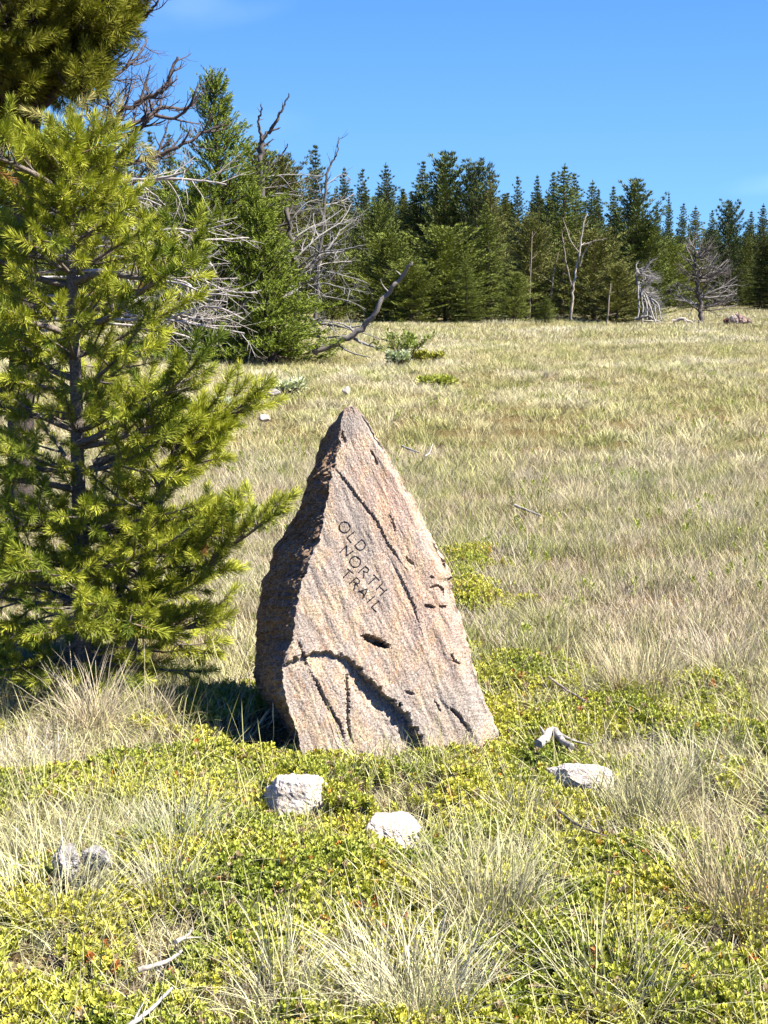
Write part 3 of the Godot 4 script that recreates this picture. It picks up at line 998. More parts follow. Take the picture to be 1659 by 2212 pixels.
func big_pine() -> void:
	var meshes := []
	for i in 4:
		meshes.append(brush(560 + i, 120, 0.1, 0.055, 0.005, Color(0.12, 0.135, 0.018), Color(0.25, 0.24, 0.035), M.needle))
	rng.seed = 62
	var dep := 9.0
	var base := at(45, 1140, dep)
	base.y = ground_h(base.x, base.z) - 0.02
	var o := thing("pine_tree", "big old pine at the left edge, dense crown above and long bare dead limbs", "tree", base)
	var bark := Color(0.12, 0.105, 0.095)
	var dead := Color(0.15, 0.125, 0.12)
	var pale := Color(0.6, 0.575, 0.54)
	var add := func(called: String, pts: Array, r0: float, r1: float, d1: float, col: Color) -> PackedVector3Array:
		var p := shift(smooth_path(limb_px(pts, dep, d1, 0.02), 4), base)
		var mb := MB.new()
		mb.tube(p, taper(p.size(), r0, r1), 9, col, 0.05)
		part(called, mb.mesh(M.bark), o)
		return p
	add.call("trunk", [45, 1150, 44, 1000, 46, 850, 48, 700, 52, 550, 56, 420, 60, 300, 70, 238, 78, 180, 80, 100, 84, 20, 86, -120, 84, -300], 0.09, 0.045, dep, bark)
	add.call("limb", [56, 290, 36, 260, 0, 230, -60, 200], 0.045, 0.025, dep - 0.3, bark)
	add.call("limb", [72, 240, 120, 199, 168, 151, 195, 95, 210, 40], 0.042, 0.015, dep, bark)
	add.call("limb", [80, 120, 130, 70, 190, 30, 240, -20], 0.035, 0.015, dep - 0.4, bark)
	add.call("limb", [80, 150, 40, 110, 0, 60, -60, 20], 0.035, 0.015, dep - 0.2, bark)
	# dead limbs against the sky
	for k in [
		[130, 190, 193, 112, 252, 73, 272, 45, 297, 0, 310, -40, 0.024], [252, 73, 285, 56, 311, 39, 330, 18, 342, 0, 350, -30, 0.014],
		[150, 165, 190, 158, 224, 143, 250, 130, 269, 115, 297, 100, 0.013], [120, 196, 165, 184, 207, 176, 252, 160, 286, 134, 305, 112, 316, 86, 0.016],
		[115, 190, 150, 210, 168, 224, 205, 248, 0.011], [218, 272, 204, 241, 203, 215, 213, 190, 0.009], [238, 255, 236, 232, 256, 208, 280, 178, 0.011], [255, 246, 268, 214, 286, 190, 295, 163, 0.011],
		[60, 330, 120, 320, 179, 310, 224, 277, 263, 244, 316, 210, 353, 196, 370, 168, 384, 123, 0.026], [200, 296, 250, 280, 308, 258, 350, 232, 392, 236, 420, 225, 0.018],
		[240, 300, 290, 285, 320, 258, 345, 232, 350, 200, 0.02], [336, 249, 375, 255, 409, 230, 420, 205, 428, 182, 0.013], [60, 400, 150, 380, 260, 355, 350, 335, 425, 295, 478, 268, 0.022],
		[60, 460, 150, 450, 255, 430, 310, 370, 375, 322, 0.015]]:
		var r: float = k[k.size() - 1]
		dead_limb("dead_limb", o, limb_px(k.slice(0, k.size() - 1), dep, dep + rr(-0.4, 0.4), 0.02), r, r * 0.3, 0.055, 0.28, 1, 0.5, dead, 0.3, 6)
	# the pale lower ones fanning out to the right
	for k in [
		[50, 420, 160, 400, 280, 390, 350, 385, 400, 370, 415, 352, 0.014], [50, 430, 200, 400, 350, 386, 430, 390, 488, 398, 0.013], [60, 470, 180, 450, 280, 436, 310, 430, 348, 444, 0.011],
		[50, 540, 180, 520, 300, 505, 380, 495, 425, 500, 500, 482, 0.014], [50, 545, 200, 535, 300, 525, 400, 530, 450, 518, 538, 514, 0.014], [50, 560, 160, 550, 255, 555, 350, 556, 430, 562, 462, 576, 0.013],
		[50, 500, 220, 520, 340, 552, 410, 576, 440, 606, 500, 630, 555, 633, 0.013], [50, 600, 250, 600, 380, 610, 440, 632, 520, 640, 0.011], [50, 590, 250, 585, 400, 610, 420, 640, 490, 652, 0.011],
		[50, 690, 220, 690, 350, 690, 430, 664, 480, 668, 527, 690, 0.012], [50, 700, 220, 680, 360, 690, 450, 706, 528, 720, 0.012], [50, 680, 250, 660, 370, 676, 440, 690, 525, 676, 0.011], [50, 720, 250, 700, 400, 726, 430, 752, 0.011], [50, 640, 250, 640, 340, 670, 430, 700, 520, 706, 0.01], [50, 660, 220, 655, 330, 668, 400, 660, 450, 640, 0.011]]:
		var r: float = k[k.size() - 1]
		dead_limb("dead_limb", o, limb_px(k.slice(0, k.size() - 1), dep, dep + rr(-0.7, 0.3), 0.03), r, r * 0.35, 0.085, 0.4, 1, 0.06, pale, 0.45, 6)
	# living crown: brushes on short twigs, gathered in clumps
	var tufts := []
	var tw := MB.new()
	var clumps := []
	for k in [[-60, 60, 150], [20, 20, 110], [110, 20, 110], [190, 10, 85], [60, 110, 100], [150, 90, 85], [215, 55, 60], [0, 160, 75], [115, 155, 55], [165, 118, 45], [-40, 200, 90], [230, -20, 75], [100, -120, 200], [-80, -100, 200], [240, 20, 40], [165, 165, 40], [-30, 300, 60], [-60, 420, 70], [-70, 560, 80], [-50, 690, 70]]:
		clumps.append([at(k[0], k[1], dep + rr(-0.5, 0.4)) - base, k[2] * dep / focal])
	for cl in clumps:
		var r: float = cl[1]
		var cnt := int(26 + 1500.0 * r * r)
		for i in mini(cnt, 230):
			var d := Vector3(rr(-1, 1), rr(-0.8, 1), rr(-1, 1))
			while d.length() > 1.0 or d.length() < 0.25:
				d = Vector3(rr(-1, 1), rr(-0.8, 1), rr(-1, 1))
			var p: Vector3 = cl[0] + d * r
			var ax := (d.normalized() * 0.8 + Vector3(0.15, 0.6, 0) + Vector3(rr(-1, 1), rr(-1, 1), rr(-1, 1)) * 0.35).normalized()
			tufts.append([p, ax, rr(0.9, 1.25)])
			if i % 2 == 0:
				var q: Vector3 = cl[0] + d * r * 0.25 + Vector3(0, -0.08, 0)
				tw.tube(PackedVector3Array([q, q.lerp(p, 0.6) + Vector3(0, -0.03, 0), p]), taper(3, 0.009, 0.004), 4, bark)
	part("twigs", tw.mesh(M.bark), o).set_meta("kind", "stuff")
	place_tufts(o, tufts, meshes, 200)
	print("big pine tufts ", tufts.size())

# ------------------------------------------------------------------ the inscribed stone
func poly_near(p: Vector2, line: PackedVector2Array) -> Vector3:
	# (distance, side, share along)
	var best := 1e9
	var side := 0.0
	var along := 0.0
	for i in line.size() - 1:
		var a := line[i]
		var ab := line[i + 1] - a
		var t := clampf((p - a).dot(ab) / ab.length_squared(), 0.0, 1.0)
		var d := p.distance_to(a + ab * t)
		if d < best:
			best = d
			side = signf(ab.cross(p - a))
			along = (i + t) / (line.size() - 1)
	return Vector3(best, side, along)

var cracks := []
var ledge := PackedVector2Array()
var plane_p := Vector3()
var plane_n := Vector3()

func on_plane(px: float, py: float) -> Vector3:
	var d := ray(px, py)
	return EYE + d * ((plane_p - EYE).dot(plane_n) / d.dot(plane_n))

func face_relief(p: Vector2) -> float:
	# metres along the face's normal at photo position p
	var along := p.x * 0.40 + p.y * 0.92
	var across := p.x * 0.92 - p.y * 0.40
	var d := nz2.get_noise_2d(across * 0.055, along * 0.008) * 0.0022
	d += nz2.get_noise_2d(across * 0.02 + 31.0, along * 0.006) * 0.006
	d += nz2.get_noise_2d(p.x * 0.16, p.y * 0.13) * 0.0014
	d += nz2.get_noise_2d(across * 0.35, along * 0.12) * 0.0008
	var k := poly_near(p + Vector2(nz2.get_noise_2d(p.x * 0.05, p.y * 0.05), nz2.get_noise_2d(p.y * 0.05, p.x * 0.05 + 9.0)) * 9.0, ledge)
	if k.x < 260.0:
		var depth := lerpf(0.014, 0.05, smoothstep(0.3, 0.6, k.z))
		var below := smoothstep(-4.0, 5.0, k.x * k.y)
		d -= depth * below * exp(-k.x / lerpf(20.0, 60.0, smoothstep(0.35, 0.9, k.z)))
		d += 0.012 * (1.0 - below) * exp(-k.x / 40.0)
	for c in cracks:
		var b: Rect2 = c[3]
		if b.has_point(p):
			var w: float = c[1] * (0.7 + 0.6 * absf(nz2.get_noise_1d(p.y * 0.11 + c[1])))
			var q := poly_near(p + Vector2(nz2.get_noise_2d(p.x * 0.12, p.y * 0.12), 0) * 5.0, c[0])
			d -= c[2] * (1.0 - smoothstep(w * 0.35, w, q.x)) * smoothstep(0.0, 0.12, q.z) * smoothstep(1.0, 0.88, q.z)
			d += c[4] * smoothstep(-2.0, 3.0, -q.x * q.y) * exp(-q.x / 30.0)
	for h in [[812, 1386, 32, 9, 0.42, 0.05], [826, 1393, 18, 6, 0.2, 0.03], [927, 1310, 12, 4, 0.15, 0.022], [958, 1310, 9, 4, -0.1, 0.018], [933, 1247, 6, 3, 0.3, 0.012], [884, 1497, 12, 4, 0.3, 0.015]]:
		var q := (p - Vector2(h[0], h[1])).rotated(-h[4])
		var e := Vector2(q.x / h[2], q.y / h[3]).length() + 0.35 * nz2.get_noise_2d(p.x * 0.15, p.y * 0.15)
		if e < 1.2:
			d -= h[5] * (1.0 - smoothstep(0.6, 1.1, e))
	return d

func face_colour(p: Vector2, rel: float) -> Color:
	var along := p.x * 0.40 + p.y * 0.92
	var across := p.x * 0.92 - p.y * 0.40
	var a := nz2.get_noise_2d(across * 0.03 + 7.0, along * 0.005) * 0.5 + 0.5
	var b := nz2.get_noise_2d(across * 0.09, along * 0.025 + 50.0) * 0.5 + 0.5
	var c := nz2.get_noise_2d(p.x * 0.22, p.y * 0.22 + 17.0) * 0.5 + 0.5
	var e := nz2.get_noise_2d(p.x * 0.5 + 70.0, p.y * 0.5) * 0.5 + 0.5
	var col := Color(0.48, 0.4, 0.325).lerp(Color(0.53, 0.48, 0.4), smoothstep(0.3, 0.7, a))
	col = col.lerp(Color(0.5, 0.3, 0.16), smoothstep(0.56, 0.76, b) * 0.75)
	var st := nz2.get_noise_2d(across * 0.16 + 200.0, along * 0.018) * 0.5 + 0.5
	col = col.lerp(Color(0.24, 0.2, 0.17), smoothstep(0.54, 0.7, st) * 0.65)
	col = col.lerp(Color(0.64, 0.57, 0.48), smoothstep(0.45, 0.3, st) * 0.7)
	var blot := nz2.get_noise_2d(p.x * 0.018 + 400.0, p.y * 0.012) * 0.5 + 0.5
	col = col.lerp(Color(0.36, 0.35, 0.34), smoothstep(0.52, 0.7, blot) * 0.6)
	col = col.lerp(Color(0.6, 0.5, 0.3), smoothstep(0.45, 0.3, blot) * 0.45)
	var pink := exp(-(p - Vector2(835, 1090)).length_squared() / 7000.0) + 0.7 * exp(-(p - Vector2(930, 1320)).length_squared() / 12000.0)
	col = col.lerp(Color(0.5, 0.27, 0.19), clampf(pink, 0.0, 1.0) * 0.55 * smoothstep(0.3, 0.6, c))
	var grey := exp(-pow((p.x - 775.0 - (p.y - 1150.0) * 0.25) / 34.0, 2.0) - pow((p.y - 1130.0) / 110.0, 2.0)) + exp(-(p - Vector2(1010, 1520)).length_squared() / 5000.0) + 1.2 * exp(-(p - Vector2(868, 1570)).length_squared() / 3600.0) + exp(-(p - Vector2(745, 915)).length_squared() / 900.0)  # grey rock patches; the strong one below the ledge paints in its shade
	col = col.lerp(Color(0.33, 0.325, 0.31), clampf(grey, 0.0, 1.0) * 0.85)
	col = col.lerp(Color(0.7, 0.62, 0.5), smoothstep(0.58, 0.8, e) * 0.6)
	col = col.lerp(Color(0.15, 0.12, 0.1), smoothstep(0.58, 0.8, c) * 0.75)
	col = col.lerp(Color(0.2, 0.18, 0.17), smoothstep(0.42, 0.25, e) * 0.6)
	var spk := nz2.get_noise_2d(across * 0.42 + 900.0, along * 0.16) * 0.5 + 0.5
	col = col.lerp(Color(0.1, 0.085, 0.08), smoothstep(0.6, 0.78, spk) * 0.7)
	return col * Color(0.96, 0.94, 0.95)

func stone() -> void:
	rng.seed = 90
	nz2.fractal_octaves = 3
	var pa := at(640, 1590, 4.62)
	var pb := at(1060, 1620, 4.72)
	var pc := at(757, 885, 4.96)
	plane_p = pa
	plane_n = (pb - pa).cross(pc - pa).normalized()
	if plane_n.z < 0.0:
		plane_n = -plane_n
	for k in [619, 1430, 661, 1412, 710, 1409, 741, 1418, 771, 1438, 798, 1468, 828, 1498, 862, 1525, 897, 1574, 918, 1620]:
		ledge.append(Vector2(k, 0))
	var lg := PackedVector2Array()
	var raw := [619, 1430, 661, 1412, 710, 1409, 741, 1418, 771, 1438, 798, 1468, 828, 1498, 862, 1525, 897, 1574, 918, 1620]
	for i in raw.size() / 2:
		lg.append(Vector2(raw[i * 2], raw[i * 2 + 1]))
	ledge = lg
	for k in [
		[[722, 1008, 771, 1073, 813, 1126, 840, 1179, 862, 1209], 4.0, 0.008, 0.005], [[874, 1202, 893, 1221], 4.0, 0.01, 0.0], [[972, 1530, 990, 1546, 1018, 1584], 6.0, 0.018, 0.004],
		[[973, 1412, 982, 1428, 994, 1436], 5.0, 0.014, 0.0], [[926, 1272, 945, 1265, 956, 1270, 960, 1290], 4.0, 0.014, 0.0], [[737, 930, 742, 945, 748, 956], 5.0, 0.014, 0.0],
		[[800, 972, 812, 990, 814, 1006], 4.0, 0.012, 0.0], [[678, 1464, 700, 1510, 733, 1564, 745, 1600], 5.0, 0.014, 0.006], [[747, 1450, 752, 1500, 751, 1560, 760, 1610], 5.0, 0.016, 0.0],
		[[640, 1380, 658, 1420, 662, 1440], 4.0, 0.012, 0.0], [[936, 1510, 945, 1525, 950, 1540], 4.0, 0.01, 0.0], [[724, 1008, 700, 1000], 7.0, 0.02, 0.0], [[840, 1110, 850, 1135, 853, 1150], 3.5, 0.008, 0.0],
		[[860, 1240, 890, 1300, 905, 1350], 3.5, 0.007, 0.004], [[930, 1120, 955, 1180, 965, 1230], 3.5, 0.007, 0.003], [[970, 1255, 985, 1240], 4.0, 0.012, 0.0]]:
		var l := PackedVector2Array()
		var f: Array = k[0]
		for i in f.size() / 2:
			l.append(Vector2(f[i * 2], f[i * 2 + 1]))
		var b := Rect2(l[0], Vector2.ZERO)
		for q in l:
			b = b.expand(q)
		cracks.append([l, k[1], k[2], b.grow(60.0), k[3]])
	# outline by rows: y, left silhouette, ridge, right edge
	var rows := [
		[878, 751, 752, 762], [884, 743, 744, 772], [900, 731, 740, 786], [930, 706, 737, 803], [945, 700, 736, 812], [960, 690, 735, 821], [1000, 680, 722, 846], [1012, 677, 716, 852], [1050, 662, 712, 876], [1100, 645, 702, 906], [1150, 613, 695, 929], [1165, 605, 692, 937],
		[1200, 590, 673, 957], [1235, 577, 661, 975], [1245, 573, 657, 981], [1258, 569, 651, 974], [1300, 560, 643, 985], [1350, 553, 638, 1001], [1380, 549, 632, 1010], [1425, 551, 614, 1021], [1450, 556, 612, 1027], [1480, 561, 614, 1036], [1520, 574, 621, 1051], [1560, 596, 633, 1068], [1590, 612, 646, 1080], [1640, 620, 655, 1086], [1700, 620, 655, 1086]]
	var nrow := 330
	var nf := 170
	var nr := 26
	var nbk := 22
	var nl := 84
	var ring := nf + nr + nbk + nl
	var v := PackedVector3Array()
	var c := PackedColorArray()
	var idx := PackedInt32Array()
	var ri := 0
	for j in nrow + 1:
		var y := 878.0 + (1700.0 - 878.0) * j / nrow
		while ri < rows.size() - 2 and y > rows[ri + 1][0]:
			ri += 1
		var f := clampf((y - rows[ri][0]) / float(rows[ri + 1][0] - rows[ri][0]), 0.0, 1.0)
		var xl := lerpf(rows[ri][1], rows[ri + 1][1], f) + nz2.get_noise_1d(y * 0.03) * 5.0
		var xr := lerpf(rows[ri][2], rows[ri + 1][2], f) + nz2.get_noise_1d(y * 0.04 + 300.0) * 5.0 + nz2.get_noise_1d(y * 0.12 + 100.0) * 2.5
		var xe := lerpf(rows[ri][3], rows[ri + 1][3], f) + nz2.get_noise_1d(y * 0.03 + 600.0) * 4.0 + nz2.get_noise_1d(y * 0.12 + 800.0) * 1.5
		xl += nz2.get_noise_1d(y * 0.012 + 50.0) * 9.0 * minf(clampf((y - 878.0) / 712.0, 0.0, 1.2) * 3.0, 1.0)
		xl = minf(xl, xr - 1.0)
		xe = maxf(xe, xr + 8.0)
		var t := clampf((y - 878.0) / 712.0, 0.0, 1.2)
		var xls := lerpf(rows[ri][1], rows[ri + 1][1], f) + nz2.get_noise_1d(y * 0.012 + 50.0) * 9.0 * minf(t * 3.0, 1.0)
		var xrs := lerpf(rows[ri][2], rows[ri + 1][2], f)
		var a_s := on_plane(xrs, y)
		var l_s := at(minf(xls, xrs - 1.0), y, -a_s.z + 0.03 + 0.66 * t)
		var a := on_plane(xr, y)
		var b := on_plane(xe, y)
		var l := at(xl, y, -a.z + 0.03 + 0.66 * t)
		var cc := b + Vector3(-0.16 * t, 0.0, -0.5 * t - 0.03)
		var nleft := (a - l).cross(Vector3.UP).normalized()
		if nleft.x > 0.0:
			nleft = -nleft
		for s in ring:
			var p: Vector3
			var col: Color
			if s < nf:
				var u := float(s) / nf
				var q := Vector2(lerpf(xr, xe, u), y)
				p = on_plane(q.x, q.y)
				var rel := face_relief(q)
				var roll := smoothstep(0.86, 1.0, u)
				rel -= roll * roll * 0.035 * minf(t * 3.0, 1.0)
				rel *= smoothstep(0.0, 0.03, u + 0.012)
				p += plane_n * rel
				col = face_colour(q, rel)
			elif s < nf + nr:
				var u := float(s - nf) / nr
				p = b.lerp(cc, u) + Vector3(1, 0, 0.2) * (sin(u * PI) * 0.05 * t + nz2.get_noise_3d(b.x * 6.0, y * 0.03, u * 6.0) * 0.012)
				p -= plane_n * 0.035 * minf(t * 3.0, 1.0) * (1.0 - u)
				col = face_colour(Vector2(xe + u * 90.0, y), 0.0)
			elif s < nf + nr + nbk:
				var u := float(s - nf - nr) / nbk
				p = cc.lerp(l, u) + Vector3(0, 0, -1) * (sin(u * PI) * 0.08 * t + nz2.get_noise_2d(y * 0.03, u * 6.0 + 40.0) * 0.015)
				col = face_colour(Vector2(xe + 90.0 + u * 200.0, y), 0.0)
			else:
				var u := float(s - nf - nr - nbk) / nl
				p = l_s.lerp(a_s, u) + (a - a_s) * smoothstep(0.9, 1.0, u) + (l - l_s) * smoothstep(0.15, 0.0, u)
				var w := minf(t * 4.0, 1.0) * smoothstep(0.0, 0.1, u) * smoothstep(1.0, 0.93, u)
				var q3 := Vector2(u * (xr - xl) * 2.2 + y * 0.35, y)
				p += nleft * w * (sin(u * PI) * 0.012 + nz2.get_noise_2d(q3.x * 0.02, q3.y * 0.006) * 0.03 + nz2.get_noise_2d(q3.x * 0.07, q3.y * 0.02) * 0.022 + nz2.get_noise_2d(q3.x * 0.3, q3.y * 0.15) * 0.008)
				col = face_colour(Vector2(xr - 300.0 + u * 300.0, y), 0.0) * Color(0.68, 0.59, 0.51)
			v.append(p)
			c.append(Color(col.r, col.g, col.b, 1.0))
	for j in nrow:
		for s in ring:
			var s1 := (s + 1) % ring
			var p0 := j * ring + s
			var p1 := j * ring + s1
			idx.append_array([p0, p1, p0 + ring, p1, p1 + ring, p0 + ring])
	# cap
	var capi := v.size()
	v.append((v[0] + v[nf]) * 0.5 + Vector3(0, 0.004, -0.015))
	c.append(c[0])
	for s in ring:
		idx.append_array([capi, (s + 1) % ring, s])
	var base := Vector3(v[nrow * ring].x + 0.3, 0.0, -4.85)
	for i in v.size():
		v[i] -= base
	var arr := []
	arr.resize(Mesh.ARRAY_MAX)
	arr[Mesh.ARRAY_VERTEX] = v
	arr[Mesh.ARRAY_COLOR] = c
	arr[Mesh.ARRAY_INDEX] = idx
	var am := ArrayMesh.new()
	am.add_surface_from_arrays(Mesh.PRIMITIVE_TRIANGLES, arr)
	am.surface_set_material(0, M.stone)
	var o := thing("inscribed_stone", "tall pointed tan boulder standing in the grass with black carved lettering", "stone", base)
	part("stone_body", am, o)
	letters(o)

func letters(o: Node3D) -> void:
	# strokes in the photo's own close-up, mapped onto the face
	var circle := func(cx: float, cy: float, r: float) -> Array:
		var a := []
		for i in 21:
			var t := TAU * i / 20.0
			a.append_array([cx + cos(t) * r * 1.0 + sin(t) * r * 0.03, cy + sin(t) * r * 1.02])
		return a
	var all := [
		[circle.call(275, 300, 112)], [[492, 383, 325, 525, 420, 628]], [[490, 690, 640, 560, 690, 600, 716, 665, 700, 735, 650, 775, 600, 786, 545, 760, 490, 690]],
		[[170, 835, 325, 685], [325, 685, 316, 800, 305, 920], [305, 908, 455, 805]], [circle.call(500, 1032, 112)], [[565, 1260, 715, 1125, 770, 1170, 785, 1205, 768, 1245, 730, 1260, 660, 1222], [682, 1255, 678, 1320, 670, 1380]],
		[[885, 1300, 1015, 1430], [942, 1357, 785, 1495]], [[930, 1630, 1075, 1490], [1012, 1556, 1122, 1662], [1020, 1750, 1172, 1612]],
		[[335, 1175, 465, 1288], [387, 1222, 245, 1370]], [[375, 1500, 520, 1368, 570, 1405, 585, 1440, 572, 1482, 525, 1500, 462, 1445], [486, 1505, 484, 1560, 475, 1615]],
		[[550, 1672, 755, 1603], [755, 1603, 715, 1700, 660, 1810], [622, 1655, 694, 1738]], [[750, 1895, 905, 1765]], [[1003, 1858, 840, 1995, 950, 2095]]]
	for letter in all:
		var mb := MB.new()
		for st in letter:
			var pts := PackedVector2Array()
			var st2: Array = st
			for i in st2.size() / 2 - 1:
				var a := Vector2(st2[i * 2], st2[i * 2 + 1]) * 0.102 + Vector2(716.7, 1108.2)
				var b := Vector2(st2[i * 2 + 2], st2[i * 2 + 3]) * 0.102 + Vector2(716.7, 1108.2)
				var m := maxi(2, int(a.distance_to(b) / 1.2))
				for k in m:
					pts.append(a.lerp(b, float(k) / m))
				if i == st2.size() / 2 - 2:
					pts.append(b)
			var path := PackedVector3Array()
			var rad := PackedFloat32Array()
			for i in pts.size():
				path.append(on_plane(pts[i].x, pts[i].y) + plane_n * (face_relief(pts[i]) - 0.0002) - o.position)
				rad.append(0.0023 * (1.0 + 0.2 * nz2.get_noise_1d(i * 0.4)))
			mb.tube(path, rad, 6, Color(1, 1, 1))
		part("carved_letter", mb.mesh(M.paint), o)

# ------------------------------------------------------------------ loose rocks and sticks
func rock_mesh(sd: int, size: Vector3, rough: float, cuts: int, col: Color, col2: Color, m: Material, given := []) -> ArrayMesh:
	rng.seed = sd
	var planes := []
	for k in given:
		planes.append([Vector3(k[0], k[1], k[2]).normalized(), k[3]])
	for i in cuts:
		var d := Vector3(rr(-1, 1), rr(-0.3, 1), rr(-1, 1)).normalized()
		planes.append([d, rr(0.55, 0.85)])
	var nu := 64
	var nv := 40
	var v := PackedVector3Array()
	var c := PackedColorArray()
	var idx := PackedInt32Array()
	for j in nv + 1:
		var th := PI * j / nv
		for i in nu + 1:
			var ph := TAU * (i % nu) / nu
			var d := Vector3(sin(th) * cos(ph), cos(th), sin(th) * sin(ph))
			var r := 1.0
			for k in planes:
				var q: float = d.dot(k[0])
				if q > 0.01:
					r = minf(r, k[1] / q)
			var s := d * 2.0 + Vector3(sd, 0, sd * 0.3)
			r += nz2.get_noise_3d(s.x, s.y, s.z) * rough + nz2.get_noise_3d(s.x * 3.0, s.y * 3.0, s.z * 3.0) * rough * 0.5 + nz2.get_noise_3d(s.x * 9.0, s.y * 9.0, s.z * 9.0) * rough * 0.25
			v.append(d * r * size)
			var w := nz2.get_noise_3d(s.x * 4.0, s.y * 4.0, s.z * 4.0 + 9.0) * 0.5 + 0.5
			var w2 := nz2.get_noise_3d(s.x * 1.6 + 5.0, s.y * 1.6, s.z * 1.6) * 0.5 + 0.5
			c.append(col.lerp(col2, smoothstep(0.52, 0.72, w) * 0.8).lerp(col * Color(0.75, 0.66, 0.52), smoothstep(0.5, 0.75, w2) * 0.7))
	for j in nv:
		for i in nu:
			var a := j * (nu + 1) + i
			var b := a + nu + 1
			idx.append_array([a, b, a + 1, a + 1, b, b + 1])
	var arr := []
	arr.resize(Mesh.ARRAY_MAX)
	arr[Mesh.ARRAY_VERTEX] = v
	arr[Mesh.ARRAY_COLOR] = c
	arr[Mesh.ARRAY_INDEX] = idx
	var am := ArrayMesh.new()
	am.add_surface_from_arrays(Mesh.PRIMITIVE_TRIANGLES, arr)
	am.surface_set_material(0, m)
	return am

